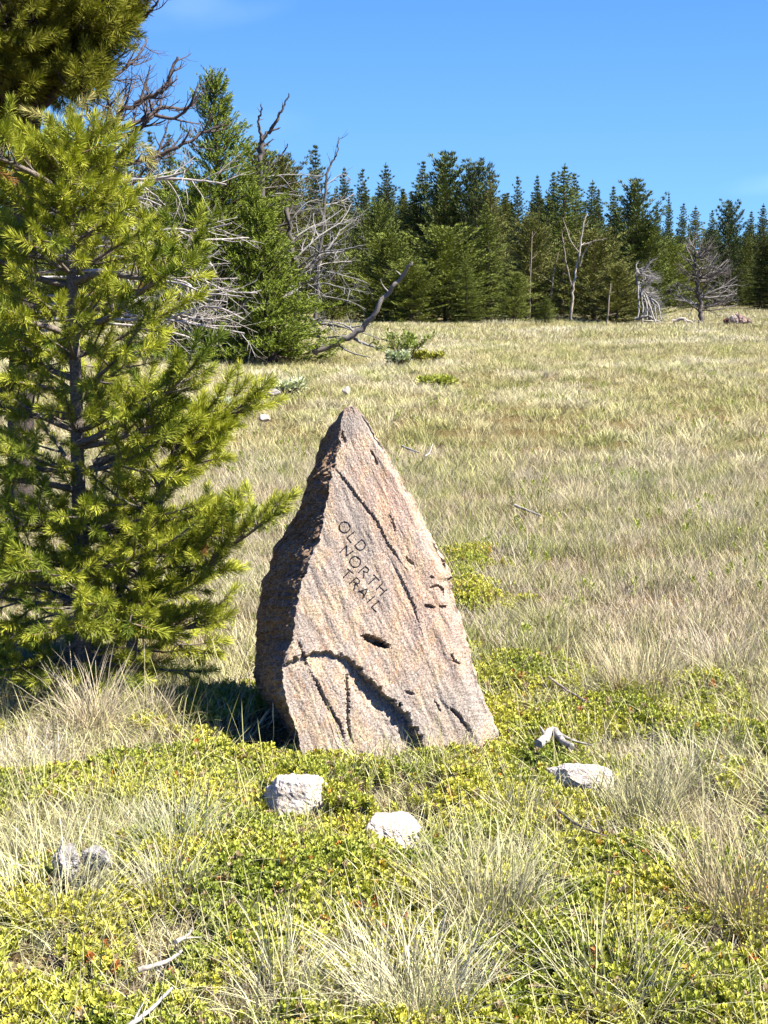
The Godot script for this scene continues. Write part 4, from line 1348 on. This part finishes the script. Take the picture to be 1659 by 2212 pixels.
func rocks_and_sticks() -> void:
	nz2.fractal_octaves = 4
	var wh := Color(0.66, 0.63, 0.6)
	var gy := Color(0.3, 0.28, 0.26)
	var shapes := {3: [[0.1, 1, 0.05, 0.6], [-1, 0.25, 0.35, 0.72], [-0.2, 0.35, 1, 0.66], [1, 0.15, 0.4, 0.8], [0.75, 0.8, 0.1, 0.8]], 5: [[0.1, 1, 0.3, 0.5], [-0.7, 0.5, 0.5, 0.8], [0.9, 0.4, 0.5, 0.78]], 8: [[0.12, 1, 0.15, 0.62], [-0.6, 0.7, 0.2, 0.8], [0.6, 0.6, 0.4, 0.85]]}
	# px, py of the middle, half sizes, seed, colours, lift, turn, label
	for k in [
		[643, 1698, Vector3(0.122, 0.13, 0.1), 3, wh, gy, 0.05, 0.1, "blocky white rock, left of the two in front of the inscribed stone"],
		[850, 1778, Vector3(0.09, 0.07, 0.08), 5, wh, Color(0.45, 0.38, 0.34), 0.045, 0.4, "low jagged white rock, nearest the camera in front of the stone"],
		[1264, 1650, Vector3(0.14, 0.065, 0.06), 8, wh, gy, 0.055, -0.35, "long flat white rock half sunk in leaves right of the stone"],
		[520, 878, Vector3(0.09, 0.06, 0.07), 14, wh, gy, 0.1, 0.2, "white stone in the grass just left of the small one by the young pine's tip"],
		[572, 902, Vector3(0.075, 0.045, 0.06), 15, wh, gy, 0.1, 0.9, "small angular white stone at the right tip of the young pine's branch"],
		[748, 845, Vector3(0.06, 0.06, 0.05), 16, Color(0.6, 0.58, 0.56), gy, 0.1, 0.5, "lone small pale stone in the meadow straight above the inscribed stone"],
		[592, 848, Vector3(0.1, 0.05, 0.06), 17, wh, gy, 0.12, -0.5, "pale curved stone in the meadow, right one of two above the young pine's tip"],
		[560, 835, Vector3(0.08, 0.045, 0.06), 18, wh, gy, 0.12, 0.3, "pale stone in the meadow, left one of two above the young pine's tip"]]:
		var p := gp(k[0], k[1], k[6])
		p.y = ground_h(p.x, p.z) + k[6]
		clear.append(Vector4(p.x, k[2].x * 0.7, p.z, k[2].z + 0.05))
		var o := solo("white_rock", rock_mesh(k[3], k[2], 0.075, 7, k[4], k[5], M.white, shapes.get(k[3], [])), p, k[8], "rock", "white rocks lying in the grass")
		o.rotation.y = k[7]
	# two weathered wood stubs
	for k in [[146, 1870, Vector3(0.036, 0.05, 0.035), 23, "upright grey weathered wood stub with a dark left side, at lower left"], [212, 1858, Vector3(0.042, 0.032, 0.035), 24, "low swirled grey weathered wood knot right of the upright stub"]]:
		var p := gp(k[0], k[1], 0.085)
		p.y = ground_h(p.x, p.z) + 0.085
		clear.append(Vector4(p.x, 0.05, p.z, 0.13))
		solo("wood_stub", rock_mesh(k[3], k[2], 0.22, 6, Color(0.46, 0.46, 0.47), Color(0.05, 0.05, 0.055), M.dead), p, k[4], "wood stub")
	# far pinkish heap
	var hb := on_ground(1588, 706)
	var o := thing("rock_pile", "small heap of pinkish pale rocks far out in the meadow at right", "rock pile", hb)
	for k in [[-0.35, 0.1, 0.15, 31, Color(0.2, 0.1, 0.1)], [0.0, 0.14, 0.22, 32, Color(0.6, 0.5, 0.46)], [0.28, 0.16, 0.22, 33, Color(0.55, 0.42, 0.38)], [0.55, 0.08, 0.16, 34, Color(0.5, 0.42, 0.33)], [0.1, 0.3, 0.16, 35, Color(0.45, 0.34, 0.3)], [-0.1, 0.2, 0.18, 36, Color(0.62, 0.55, 0.5)]]:
		part("rock", rock_mesh(k[3], Vector3.ONE * k[2] * 0.75, 0.25, 6, k[4], k[4] * 0.6, M.white), o, Transform3D(Basis(), Vector3(k[0] * 0.8, k[1] * 0.75 + 0.06, 0)))
	# sticks
	rng.seed = 93
	var bone := Color(0.5, 0.48, 0.44)
	for k in [
		[[1162, 1592, 1180, 1575, 1195, 1562, 1212, 1580, 1236, 1600], 0.06, 0.019, bone, "bent bleached stick with a knot, behind the long flat white rock"],
		[[868, 960, 885, 968, 905, 978], 0.12, 0.011, bone, "pale dead stick lying in the meadow right of the stone's peak"],
		[[918, 985, 928, 972, 934, 958], 0.13, 0.008, bone, "short upright pale twig right of the dead stick by the stone's peak"],
		[[1112, 1092, 1135, 1097, 1168, 1112], 0.07, 0.012, Color(0.5, 0.47, 0.42), "grey curved stick lying in the open meadow right of the stone"],
		[[298, 2098, 335, 2090, 368, 2076, 392, 2056], 0.06, 0.007, bone, "thin bleached forked twig lying on leaves at lower left"],
		[[380, 2036, 402, 2022, 415, 2000], 0.065, 0.006, bone, "short bleached twig with a knobbed end above the forked twig"],
		[[250, 2230, 310, 2200, 345, 2170, 372, 2140], 0.06, 0.006, Color(0.5, 0.49, 0.48), "grey splintered stick at the bottom edge left"],
		[[1205, 1745, 1250, 1790, 1310, 1822], 0.05, 0.005, Color(0.2, 0.17, 0.15), "dark thin twig in the shaded bare patch at right"],
		[[780, 715, 830, 730, 870, 745], 0.4, 0.012, bone, "pale stick in the grass at the fallen log's foot"],
		[[1185, 1470, 1240, 1500, 1310, 1530], 0.05, 0.006, Color(0.4, 0.35, 0.32), "dark twig lying in the grass right of the stone"]]:
		var f: Array = k[0]
		var pts := PackedVector3Array()
		for i in f.size() / 2:
			var p := gp(f[i * 2], f[i * 2 + 1], k[1])
			p.y += ground_h(p.x, p.z) + (0.025 if f[1] > 1400.0 else 0.0)
			pts.append(p)
		var so := thing("dead_stick", k[4], "stick", Vector3(pts[0].x, ground_h(pts[0].x, pts[0].z), pts[0].z))
		dead_limb("stem", so, pts, k[2], k[2] * 0.5, 0.1, k[2] * 9.0, 0, 0.1, k[3], 0.25, 6)

# ------------------------------------------------------------------ shrubs at the far side of the near meadow
func shrubs() -> void:
	for k in [
		[868, 750, 25.8, 0.6, 0.6, Color(0.14, 0.18, 0.025), "dark green low juniper shrub beside the fallen log's upright end", 71],
		[922, 762, 26.0, 0.34, 0.22, Color(0.24, 0.24, 0.03), "small yellow green bush right of the low juniper", 72],
		[860, 765, 25.0, 0.2, 0.26, Color(0.33, 0.37, 0.22), "silvery pale leafed bush in front of the low juniper", 73],
		[945, 800, 21.0, 0.3, 0.12, Color(0.3, 0.32, 0.06), "tiny green tuft bush in the open meadow behind the stone's peak", 74],
		[462, 772, 16.0, 0.3, 0.22, Color(0.5, 0.52, 0.36), "pale leafy plant in the grass at the young pine's right, below the dead branches", 75],
		[615, 805, 19.0, 0.3, 0.2, Color(0.45, 0.47, 0.3), "pale leafy plant in the meadow left of the lone pale stone", 76]]:
		rng.seed = k[7]
		var p := at(k[0], k[1], k[2])
		p.y = ground_h(p.x, p.z)
		var st := MB.new()
		var lf := MB.new()
		var cc: Color = k[5]
		for i in 34:
			var a := rr(0, TAU)
			var q := Vector3(cos(a) * k[3] * sqrt(rng.randf()), k[4] * rr(0.5, 1.0), sin(a) * k[3] * sqrt(rng.randf()))
			st.tube(PackedVector3Array([Vector3(q.x * 0.15, 0, q.z * 0.15), Vector3(q.x * 0.6, q.y * 0.7, q.z * 0.6), q]), taper(3, 0.008, 0.003), 4, Color(0.2, 0.15, 0.1))
			for m in 26:
				var d := Vector3(rr(-1, 1), rr(-0.2, 1), rr(-1, 1)).normalized()
				var b := rr(0.7, 1.25)
				leaflet(lf, q * rr(0.75, 1.05) + d * 0.04, d, rr(0.05, 0.09), 0.03, Color(cc.r * b, cc.g * b, cc.b * b))
		var o := thing("shrub", k[6], "shrub", p)
		part("stems", st.mesh(M.bark), o)
		part("foliage", lf.mesh(M.leaf), o).set_meta("kind", "stuff")

# ------------------------------------------------------------------ grass
func blade(mb: MB, base: Vector3, az: float, lean: float, ln: float, w: float, bend: float, col: Color, tip: Color, segs := 3) -> void:
	var out := Vector3(cos(az), 0, sin(az))
	var d := (Vector3.UP * cos(lean) + out * sin(lean)).normalized()
	var ax := out.cross(Vector3.UP).normalized()
	var fa := rr(0, PI)
	var side := (ax * cos(fa) + out * sin(fa)) * w * 0.5
	var p := base
	for i in segs:
		var f0 := float(i) / segs
		var f1 := float(i + 1) / segs
		var q := p + d * ln / segs
		var c0 := col.lerp(tip, f0)
		var c1 := col.lerp(tip, f1)
		var w0 := side * (1.0 - f0 * 0.55)
		var w1 := side * (1.0 - f1 * 0.55)
		if i == segs - 1:
			mb.flat2(p - w0, q, p + w0, c0, c1, c0)
		else:
			mb.flat2(p - w0, q - w1, p + w0, c0, c1, c0)
			mb.flat2(p + w0, q - w1, q + w1, c0, c1, c1)
		p = q
		d = d.rotated(-ax, bend / segs) if out.dot(d) >= -0.2 else d
		d = (d + Vector3(rr(-1, 1), rr(-1, 1), rr(-1, 1)) * 0.05).normalized()

func grass_mesh(sd: int, count: int, spread: float, l0: float, l1: float, w: float, lean: float, bend: float, segs := 3) -> ArrayMesh:
	rng.seed = sd
	var mb := MB.new()
	for i in count:
		var a := rr(0, TAU)
		var r := spread * sqrt(rng.randf())
		var b := rr(0.55, 1.2)
		var t := b * rr(1.0, 1.35)
		blade(mb, Vector3(cos(a) * r, -0.01, sin(a) * r), a + rr(-0.9, 0.9), rr(0.05, lean), rr(l0, l1), w * rr(0.7, 1.2), rr(0.2, bend), Color(b, b * rr(0.94, 1.04), b * rr(0.85, 1.05)), Color(t, t * 0.97, t * 0.9), segs)
	return mb.mesh(M.grass)

func grass_tufts() -> void:
	# px, py of the foot, blades, spread, lengths, lean, bend, root colour, tip colour, sideways sweep, label
	for k in [
		[200, 1580, 330, 0.07, 0.14, 0.36, 0.75, 1.0, Color(0.4, 0.31, 0.19), Color(0.62, 0.55, 0.4), "pale dry bunchgrass tuft with arching stalks in front of the young pine"],
		[330, 1545, 150, 0.05, 0.1, 0.2, 0.6, 0.6, Color(0.25, 0.21, 0.16), Color(0.42, 0.37, 0.28), "small greyish dead grass clump between the dry tuft and the stone"],
		[40, 1660, 300, 0.14, 0.08, 0.2, 1.2, 0.8, Color(0.5, 0.45, 0.36), Color(0.66, 0.61, 0.52), "flattened bleached grass mat at the left edge"],
		[1045, 2010, 520, 0.11, 0.16, 0.36, 0.8, 1.1, Color(0.27, 0.24, 0.14), Color(0.52, 0.49, 0.28), "big grey green bunchgrass clump at lower right of the stone"],
		[900, 2190, 520, 0.13, 0.15, 0.34, 1.0, 1.2, Color(0.48, 0.44, 0.28), Color(0.66, 0.62, 0.42), "big pale straw bunchgrass clump at the bottom middle"],
		[1600, 2010, 380, 0.1, 0.18, 0.38, 0.7, 0.9, Color(0.3, 0.24, 0.14), Color(0.52, 0.45, 0.27), "brown bunchgrass clump at the right edge low down"],
		[1390, 1770, 300, 0.08, 0.15, 0.3, 0.6, 0.8, Color(0.24, 0.23, 0.12), Color(0.48, 0.45, 0.27), "upright grey green grass clump right of the long flat white rock"],
		[1470, 1690, 260, 0.1, 0.12, 0.26, 0.9, 1.0, Color(0.42, 0.38, 0.24), Color(0.6, 0.55, 0.38), "soft pale grass clump behind the upright clump at right"],
		[385, 1850, 260, 0.08, 0.14, 0.3, 0.7, 0.9, Color(0.24, 0.27, 0.16), Color(0.5, 0.49, 0.32), "blue green grass clump left of the blocky white rock"],
		[370, 1960, 160, 0.06, 0.12, 0.24, 0.7, 0.9, Color(0.3, 0.28, 0.16), Color(0.55, 0.52, 0.33), "thin grass clump right of the swirled wood knot"],
		[1265, 1110, 260, 0.12, 0.15, 0.34, 1.0, 1.3, Color(0.34, 0.32, 0.14), Color(0.58, 0.52, 0.3), "meadow grass clump with long bent straws right of the grey curved stick"],
		[1375, 1052, 240, 0.14, 0.12, 0.24, 0.8, 0.8, Color(0.12, 0.2, 0.04), Color(0.28, 0.34, 0.09), "bright green grass clump standing out in the open meadow"],
		[595, 1105, 280, 0.1, 0.14, 0.3, 0.8, 0.9, Color(0.36, 0.28, 0.19), Color(0.56, 0.48, 0.32), "brownish bunchgrass clump behind the stone's left shoulder"],
		[1380, 1500, 360, 0.13, 0.16, 0.36, 0.6, 0.8, Color(0.36, 0.29, 0.18), Color(0.56, 0.49, 0.32), "tall straw grass clump at right, above the green leaf patch"],
		[1560, 1450, 300, 0.12, 0.12, 0.3, 0.8, 0.9, Color(0.34, 0.29, 0.2), Color(0.56, 0.5, 0.36), "straw grass clump near the right edge beside the green leaf patch"],
		[1180, 1350, 240, 0.1, 0.12, 0.26, 0.9, 0.9, Color(0.3, 0.29, 0.13), Color(0.5, 0.47, 0.26), "greenish grass clump just right of the stone's right edge"],
		[1120, 1760, 150, 0.06, 0.12, 0.24, 0.8, 1.0, Color(0.32, 0.3, 0.16), Color(0.56, 0.53, 0.33), "thin straw clump in the leaves below the stone's right foot"],
		[110, 2000, 300, 0.12, 0.14, 0.34, 0.9, 1.1, Color(0.36, 0.35, 0.18), Color(0.62, 0.59, 0.38), "loose pale grass clump low at the left edge"],
		[1330, 2190, 260, 0.1, 0.14, 0.32, 0.9, 1.1, Color(0.36, 0.34, 0.18), Color(0.62, 0.58, 0.36), "straw clump cut by the bottom edge right of the middle"],
		[610, 2150, 160, 0.07, 0.12, 0.28, 0.9, 1.0, Color(0.38, 0.36, 0.22), Color(0.62, 0.58, 0.4), "sparse pale clump near the bottom, left of the big straw clump"]]:
		rng.seed = int(k[0]) * 7 + int(k[1])
		var p := on_ground(k[0], k[1])
		var mb := MB.new()
		var c0: Color = k[8]
		var c1: Color = k[9]
		for i in k[2]:
			var a := rr(0, TAU)
			var r: float = k[3] * sqrt(rng.randf())
			var b := rr(0.7, 1.25)
			var off := Vector3(cos(a) * r, -0.01, sin(a) * r)
			blade(mb, off, a + rr(-1.5, 1.5), rr(0.03, k[6]) if rng.randf() < 0.8 else rr(0.9, 1.5), rr(k[4], k[5]), 0.0026 * rr(0.7, 1.2), rr(0.1, k[7]), c0 * b, c1 * b, 4)
		solo("grass_tuft", mb.mesh(M.grass), p, k[10], "grass tuft", "larger grass tufts")
	# single stalks with seed heads
	for k in [
		[585, 1612, 590, 1522, "single pale grass stalk with a seed head in front of the stone's shaded foot"],
		[205, 1480, 210, 1312, "tall grass stalk with a seed head rising before the young pine's lower needles"],
		[306, 1560, 312, 1395, "straight dry stalk in front of the young pine, left of the stone"],
		[520, 1590, 575, 1540, "slanting green grass stalk in the shadow left of the stone"]]:
		rng.seed = int(k[0])
		var p := on_ground(k[0], k[1])
		var tip := at(k[2], k[3], -p.z + 0.02)
		var mb := MB.new()
		mb.tube(PackedVector3Array([Vector3.ZERO, (tip - p) * 0.5 + Vector3(0.006, 0, 0), tip - p]), taper(3, 0.0018, 0.0012), 5, Color(0.5, 0.46, 0.24))
		var hd := MB.new()
		var d := (tip - p).normalized()
		for i in 46:
			var ld := (d + Vector3(rr(-1, 1), rr(-1, 1), rr(-1, 1)) * 0.3).normalized()
			leaflet(hd, tip - p - d * rr(0.0, 0.05), ld, 0.012, 0.004, Color(0.66, 0.62, 0.45) * rr(0.8, 1.15))
		var o := thing("grass_stalk", k[4], "grass stalk", p)
		part("stem", mb.mesh(M.grass), o)
		part("seed_head", hd.mesh(M.grass), o)

func bearberry_mask(x: float, z: float) -> float:
	var near := smoothstep(-5.5, -4.1, z + 0.9 * nz.get_noise_2d(x * 1.8 + 3.0, z * 1.2))
	var g := nz.get_noise_2d(x * 4.0 + 11.0, z * 4.0) * 1.5 + nz.get_noise_2d(x * 11.0, z * 11.0 + 7.0) * 0.9
	var m := near * 0.78
	for b in patches:
		var dx: float = (x - b[0]) / b[2]
		var dz: float = (z - b[1]) / b[3]
		m += b[4] * exp(-(dx * dx + dz * dz))
	m -= 0.32 * smoothstep(0.3, 0.7, x) * smoothstep(-3.6, -4.4, z)
	return m + g * 0.55 - 0.12

var patches := []
var clear := []

func cleared(x: float, z: float) -> bool:
	for k in clear:
		if absf(x - k.x) < k.y and z > k.z - 0.05 and z < k.z + k.w:
			return true
	return false

func lay_patches() -> void:
	for k in [[1030, 1215, 0.22, 0.5, 0.9], [1010, 1290, 0.15, 0.3, 0.8], [1160, 1480, 0.35, 0.35, 0.8], [1090, 1570, 0.25, 0.3, 0.9], [1330, 1560, 0.35, 0.25, 0.6], [1560, 1560, 0.4, 0.4, 0.8], [1310, 1410, 0.3, 0.3, 0.5], [880, 950, 0.3, 0.6, 0.7], [960, 800, 0.5, 1.0, 0.6], [1370, 1050, 0.4, 0.6, 0.5], [1240, 1640, 0.25, 0.15, 0.5], [1130, 1330, 0.2, 0.3, 0.5], [1620, 1480, 0.3, 0.3, 0.6], [230, 1540, 0.5, 0.2, 0.4], [160, 1800, 0.35, 0.25, -0.55], [60, 1650, 0.3, 0.12, -0.8], [220, 1610, 0.2, 0.1, -0.6], [1470, 1720, 0.3, 0.2, -0.7], [1290, 1800, 0.09, 0.06, -1.2], [1030, 2000, 0.15, 0.12, -0.7], [900, 2170, 0.2, 0.12, -0.7], [100, 2050, 0.25, 0.15, -0.4], [1550, 1850, 0.3, 0.15, -0.5]]:
		var p := gp(k[0], k[1])
		patches.append([p.x, p.z, k[2], k[3], k[4]])

func in_stone(x: float, z: float) -> bool:
	return z < -4.68 and z > -5.25 and x > -0.3 + (z + 4.7) * -0.25 - 0.25 and x < 0.36

func carpet() -> void:
	nz2.fractal_octaves = 3
	# bearberry sprigs
	var sprigs := []
	for s in 3:
		rng.seed = 700 + s
		var mb := MB.new()
		for i in 15:
			var a := i * 2.4 + rr(-0.3, 0.3)
			var t := i / 15.0
			var el := lerpf(0.25, 1.15, t)
			var d := Vector3(cos(a) * cos(el), sin(el), sin(a) * cos(el))
			var side := d.cross(Vector3.UP).normalized()
			var nn := side.cross(d)
			var l := rr(0.011, 0.018)
			var w := l * rr(0.42, 0.5)
			var p := Vector3(0, 0.012 + 0.018 * t, 0)
			var b := rr(0.75, 1.2)
			var col := Color(b, b * rr(0.95, 1.03), b)
			var fold := nn * 0.0014
			var tip := p + d * l
			var m1 := p + d * l * 0.62 + side * w * 0.5 + fold
			var m2 := p + d * l * 0.62 - side * w * 0.5 + fold
			var e1 := p + d * l * 0.9 + side * w * 0.33 + fold * 0.7
			var e2 := p + d * l * 0.9 - side * w * 0.33 + fold * 0.7
			mb.flat(p, m1, e1, col)
			mb.flat(p, e1, tip, col)
			mb.flat(p, tip, e2, col * 0.94)
			mb.flat(p, e2, m2, col * 0.94)
		var st := Color(0.55, 0.3, 0.25)
		mb.flat(Vector3(-0.001, -0.05, 0), Vector3(0, 0.03, 0), Vector3(0.001, -0.05, 0), st)
		mb.flat(Vector3(0, -0.05, -0.001), Vector3(0, 0.03, 0), Vector3(0, -0.05, 0.001), st)
		sprigs.append(mb.mesh(M.leaf))
	rng.seed = 710
	var tf := [[], [], []]
	var cl := [PackedColorArray(), PackedColorArray(), PackedColorArray()]
	var tries := 0
	while tries < 290000:
		tries += 1
		var z := -rr(2.2, 8.5)
		if z < -5.2 and rng.randf() < 0.35:
			continue
		var x := rr(-1, 1) * (0.31 * -z + 0.7)
		var m := bearberry_mask(x, z)
		if rng.randf() > smoothstep(0.2, 0.75, m) or in_stone(x, z) or cleared(x, z):
			continue
		var hgt := (0.018 + 0.036 * smoothstep(0.3, 1.2, m)) * (0.6 + 0.6 * (nz.get_noise_2d(x * 12.0, z * 12.0) * 0.5 + 0.5))
		if Vector2(x + 0.02, (z + 4.25) * 1.3).length() < 0.34:
			hgt += 0.05
		if z < -4.35 and z > -4.8 and x > -0.4 and x < 0.5:
			hgt *= 0.5
		var y := ground_h(x, z) + hgt * rr(0.35, 1.0)
		var tone := nz.get_noise_2d(x * 5.0 + 70.0, z * 5.0) * 0.5 + 0.5
		var c := Color(0.31, 0.34, 0.05).lerp(Color(0.46, 0.44, 0.065), smoothstep(0.35, 0.7, tone))
		c = c.lerp(Color(0.15, 0.2, 0.022), smoothstep(0.45, 0.2, tone) * 0.7)
		var q := rng.randf()
		if q < 0.006:
			c = Color(0.4, 0.15, 0.04)
		elif q < 0.022:
			c = Color(0.42, 0.27, 0.04)
		elif q < 0.09:
			c = Color(0.3, 0.23, 0.13)
		var b := rr(0.8, 1.2)
		var i := rng.randi() % 3
		tf[i].append(Transform3D(frame_y(Vector3(rr(-0.5, 0.5), 1, rr(-0.5, 0.5)), rr(0, TAU), rr(0.8, 1.25)), Vector3(x, y, z)))
		cl[i].append(c * b)
	var lab := ["low leathery yellow green ground cover leaves around the stone", "darker mixed ground cover leaves among the first", "upright ground cover sprigs with reddish leaves here and there"]
	for i in 3:
		scatter("ground_cover", sprigs[i], tf[i], cl[i], self, lab[i])
		print("sprigs ", tf[i].size())
	# grass layers: mesh, from, to, how many, colour mix, label
	var layers := [
		[grass_mesh(801, 8, 0.035, 0.08, 0.2, 0.0024, 0.9, 1.8, 5), 2.2, 5.6, 4000, 0, "single thin pale grass blades rising out of the leaves in the foreground"],
		[grass_mesh(802, 28, 0.08, 0.03, 0.12, 0.0024, 1.52, 0.7, 3), 2.2, 13.0, 13000, 1, "dead straw litter lying between the foreground plants"],
		[grass_mesh(803, 36, 0.05, 0.03, 0.11, 0.0028, 1.1, 1.5, 3), 2.6, 12.0, 10500, 2, "dense dry meadow grass behind the stone"],
		[grass_mesh(804, 26, 0.08, 0.04, 0.12, 0.003, 1.45, 1.3, 3), 2.6, 14.0, 11000, 2, "matted leaning dry grass in the middle of the meadow"],
		[grass_mesh(805, 30, 0.11, 0.05, 0.16, 0.0055, 1.15, 1.3, 3), 11.0, 34.0, 42000, 3, "tan meadow grass in the middle distance"],
		[grass_mesh(806, 22, 0.22, 0.08, 0.22, 0.012, 0.9, 0.8, 2), 30.0, 115.0, 90000, 3, "far meadow grass running up to the forest edge"],
		[grass_mesh(807, 5, 0.05, 0.12, 0.27, 0.0022, 0.6, 1.0, 4), 4.8, 16.0, 1100, 4, "taller thin seeding stems standing above the meadow"],
		[sprigs[0], 6.0, 24.0, 9000, 6, "small green leafy weeds dotted in loose patches over the meadow"],
		[grass_mesh(808, 20, 0.05, 0.06, 0.16, 0.0026, 0.8, 0.9, 3), 2.4, 14.0, 4200, 5, "fresher green grass blades mixed through the meadow"]]
	for ly in layers:
		rng.seed = 820 + int(ly[3])
		var t2 := []
		var c2 := PackedColorArray()
		var z0: float = ly[1]
		var z1: float = ly[2]
		var mode: int = ly[4]
		var made := 0
		while made < ly[3]:
			made += 1
			var d: float = z0 + (z1 - z0) * pow(rng.randf(), 0.7)
			var x := rr(-1, 1) * (0.31 * d + (0.7 if d < 12.0 else 2.5))
			var z := -d
			if in_stone(x, z) or (d < 12.0 and cleared(x, z)):
				continue
			var bm := bearberry_mask(x, z) if d < 9.0 else 0.0
			var s := rr(0.6, 1.35)
			var gap := nz.get_noise_2d(x * 6.0 + 33.0, z * 4.5)
			if (mode == 2 or mode == 3) and d < 30.0 and gap < 0.02 and rng.randf() < 0.85:
				continue
			if mode == 2 and rng.randf() < 0.92 * smoothstep(0.4, 1.0, bm):
				continue
			if mode == 1 and rng.randf() < 0.35 * smoothstep(0.4, 1.0, bm):
				continue
			if mode == 0 and rng.randf() < 0.5 * smoothstep(0.4, 1.0, bm):
				continue
			if mode == 6:
				if nz.get_noise_2d(x * 2.2 - 15.0, z * 1.4) < 0.12:
					continue
				s *= 1.6
			if mode == 5 and nz.get_noise_2d(x * 3.0 + 5.0, z * 3.0) < -0.05:
				continue
			var c := tan_at(x, z)
			if mode == 0:
				c = Color(0.7, 0.65, 0.38).lerp(Color(0.46, 0.5, 0.16), rng.randf() * 0.8)
			elif mode == 1:
				c = Color(0.64, 0.58, 0.45).lerp(Color(0.4, 0.33, 0.24), rng.randf())
			elif mode == 6:
				c = Color(0.27, 0.3, 0.06)
			elif mode == 4:
				c = Color(0.56, 0.48, 0.28)
			elif mode == 5:
				c = Color(0.16, 0.2, 0.045).lerp(Color(0.3, 0.31, 0.1), rng.randf())
			elif mode == 2:
				c = c.lerp(Color(0.26, 0.28, 0.09), smoothstep(0.55, 0.9, rng.randf()) * 0.8)
			if mode == 3:
				s *= 0.85 + 0.3 * (nz.get_noise_2d(x * 1.5, z * 1.5) + 0.3)
			var b := rr(0.82, 1.18)
			var y := ground_h(x, z)
			t2.append(Transform3D(Basis(Vector3.UP, rr(0, TAU)) * Basis(Vector3.RIGHT, rr(-0.15, 0.15)).scaled_local(Vector3(s, s * rr(0.8, 1.2), s)), Vector3(x, y, z)))
			c2.append(Color(c.r * b, c.g * b, c.b * b, 1.0))
		scatter("meadow_grass", ly[0], t2, c2, self, ly[5])
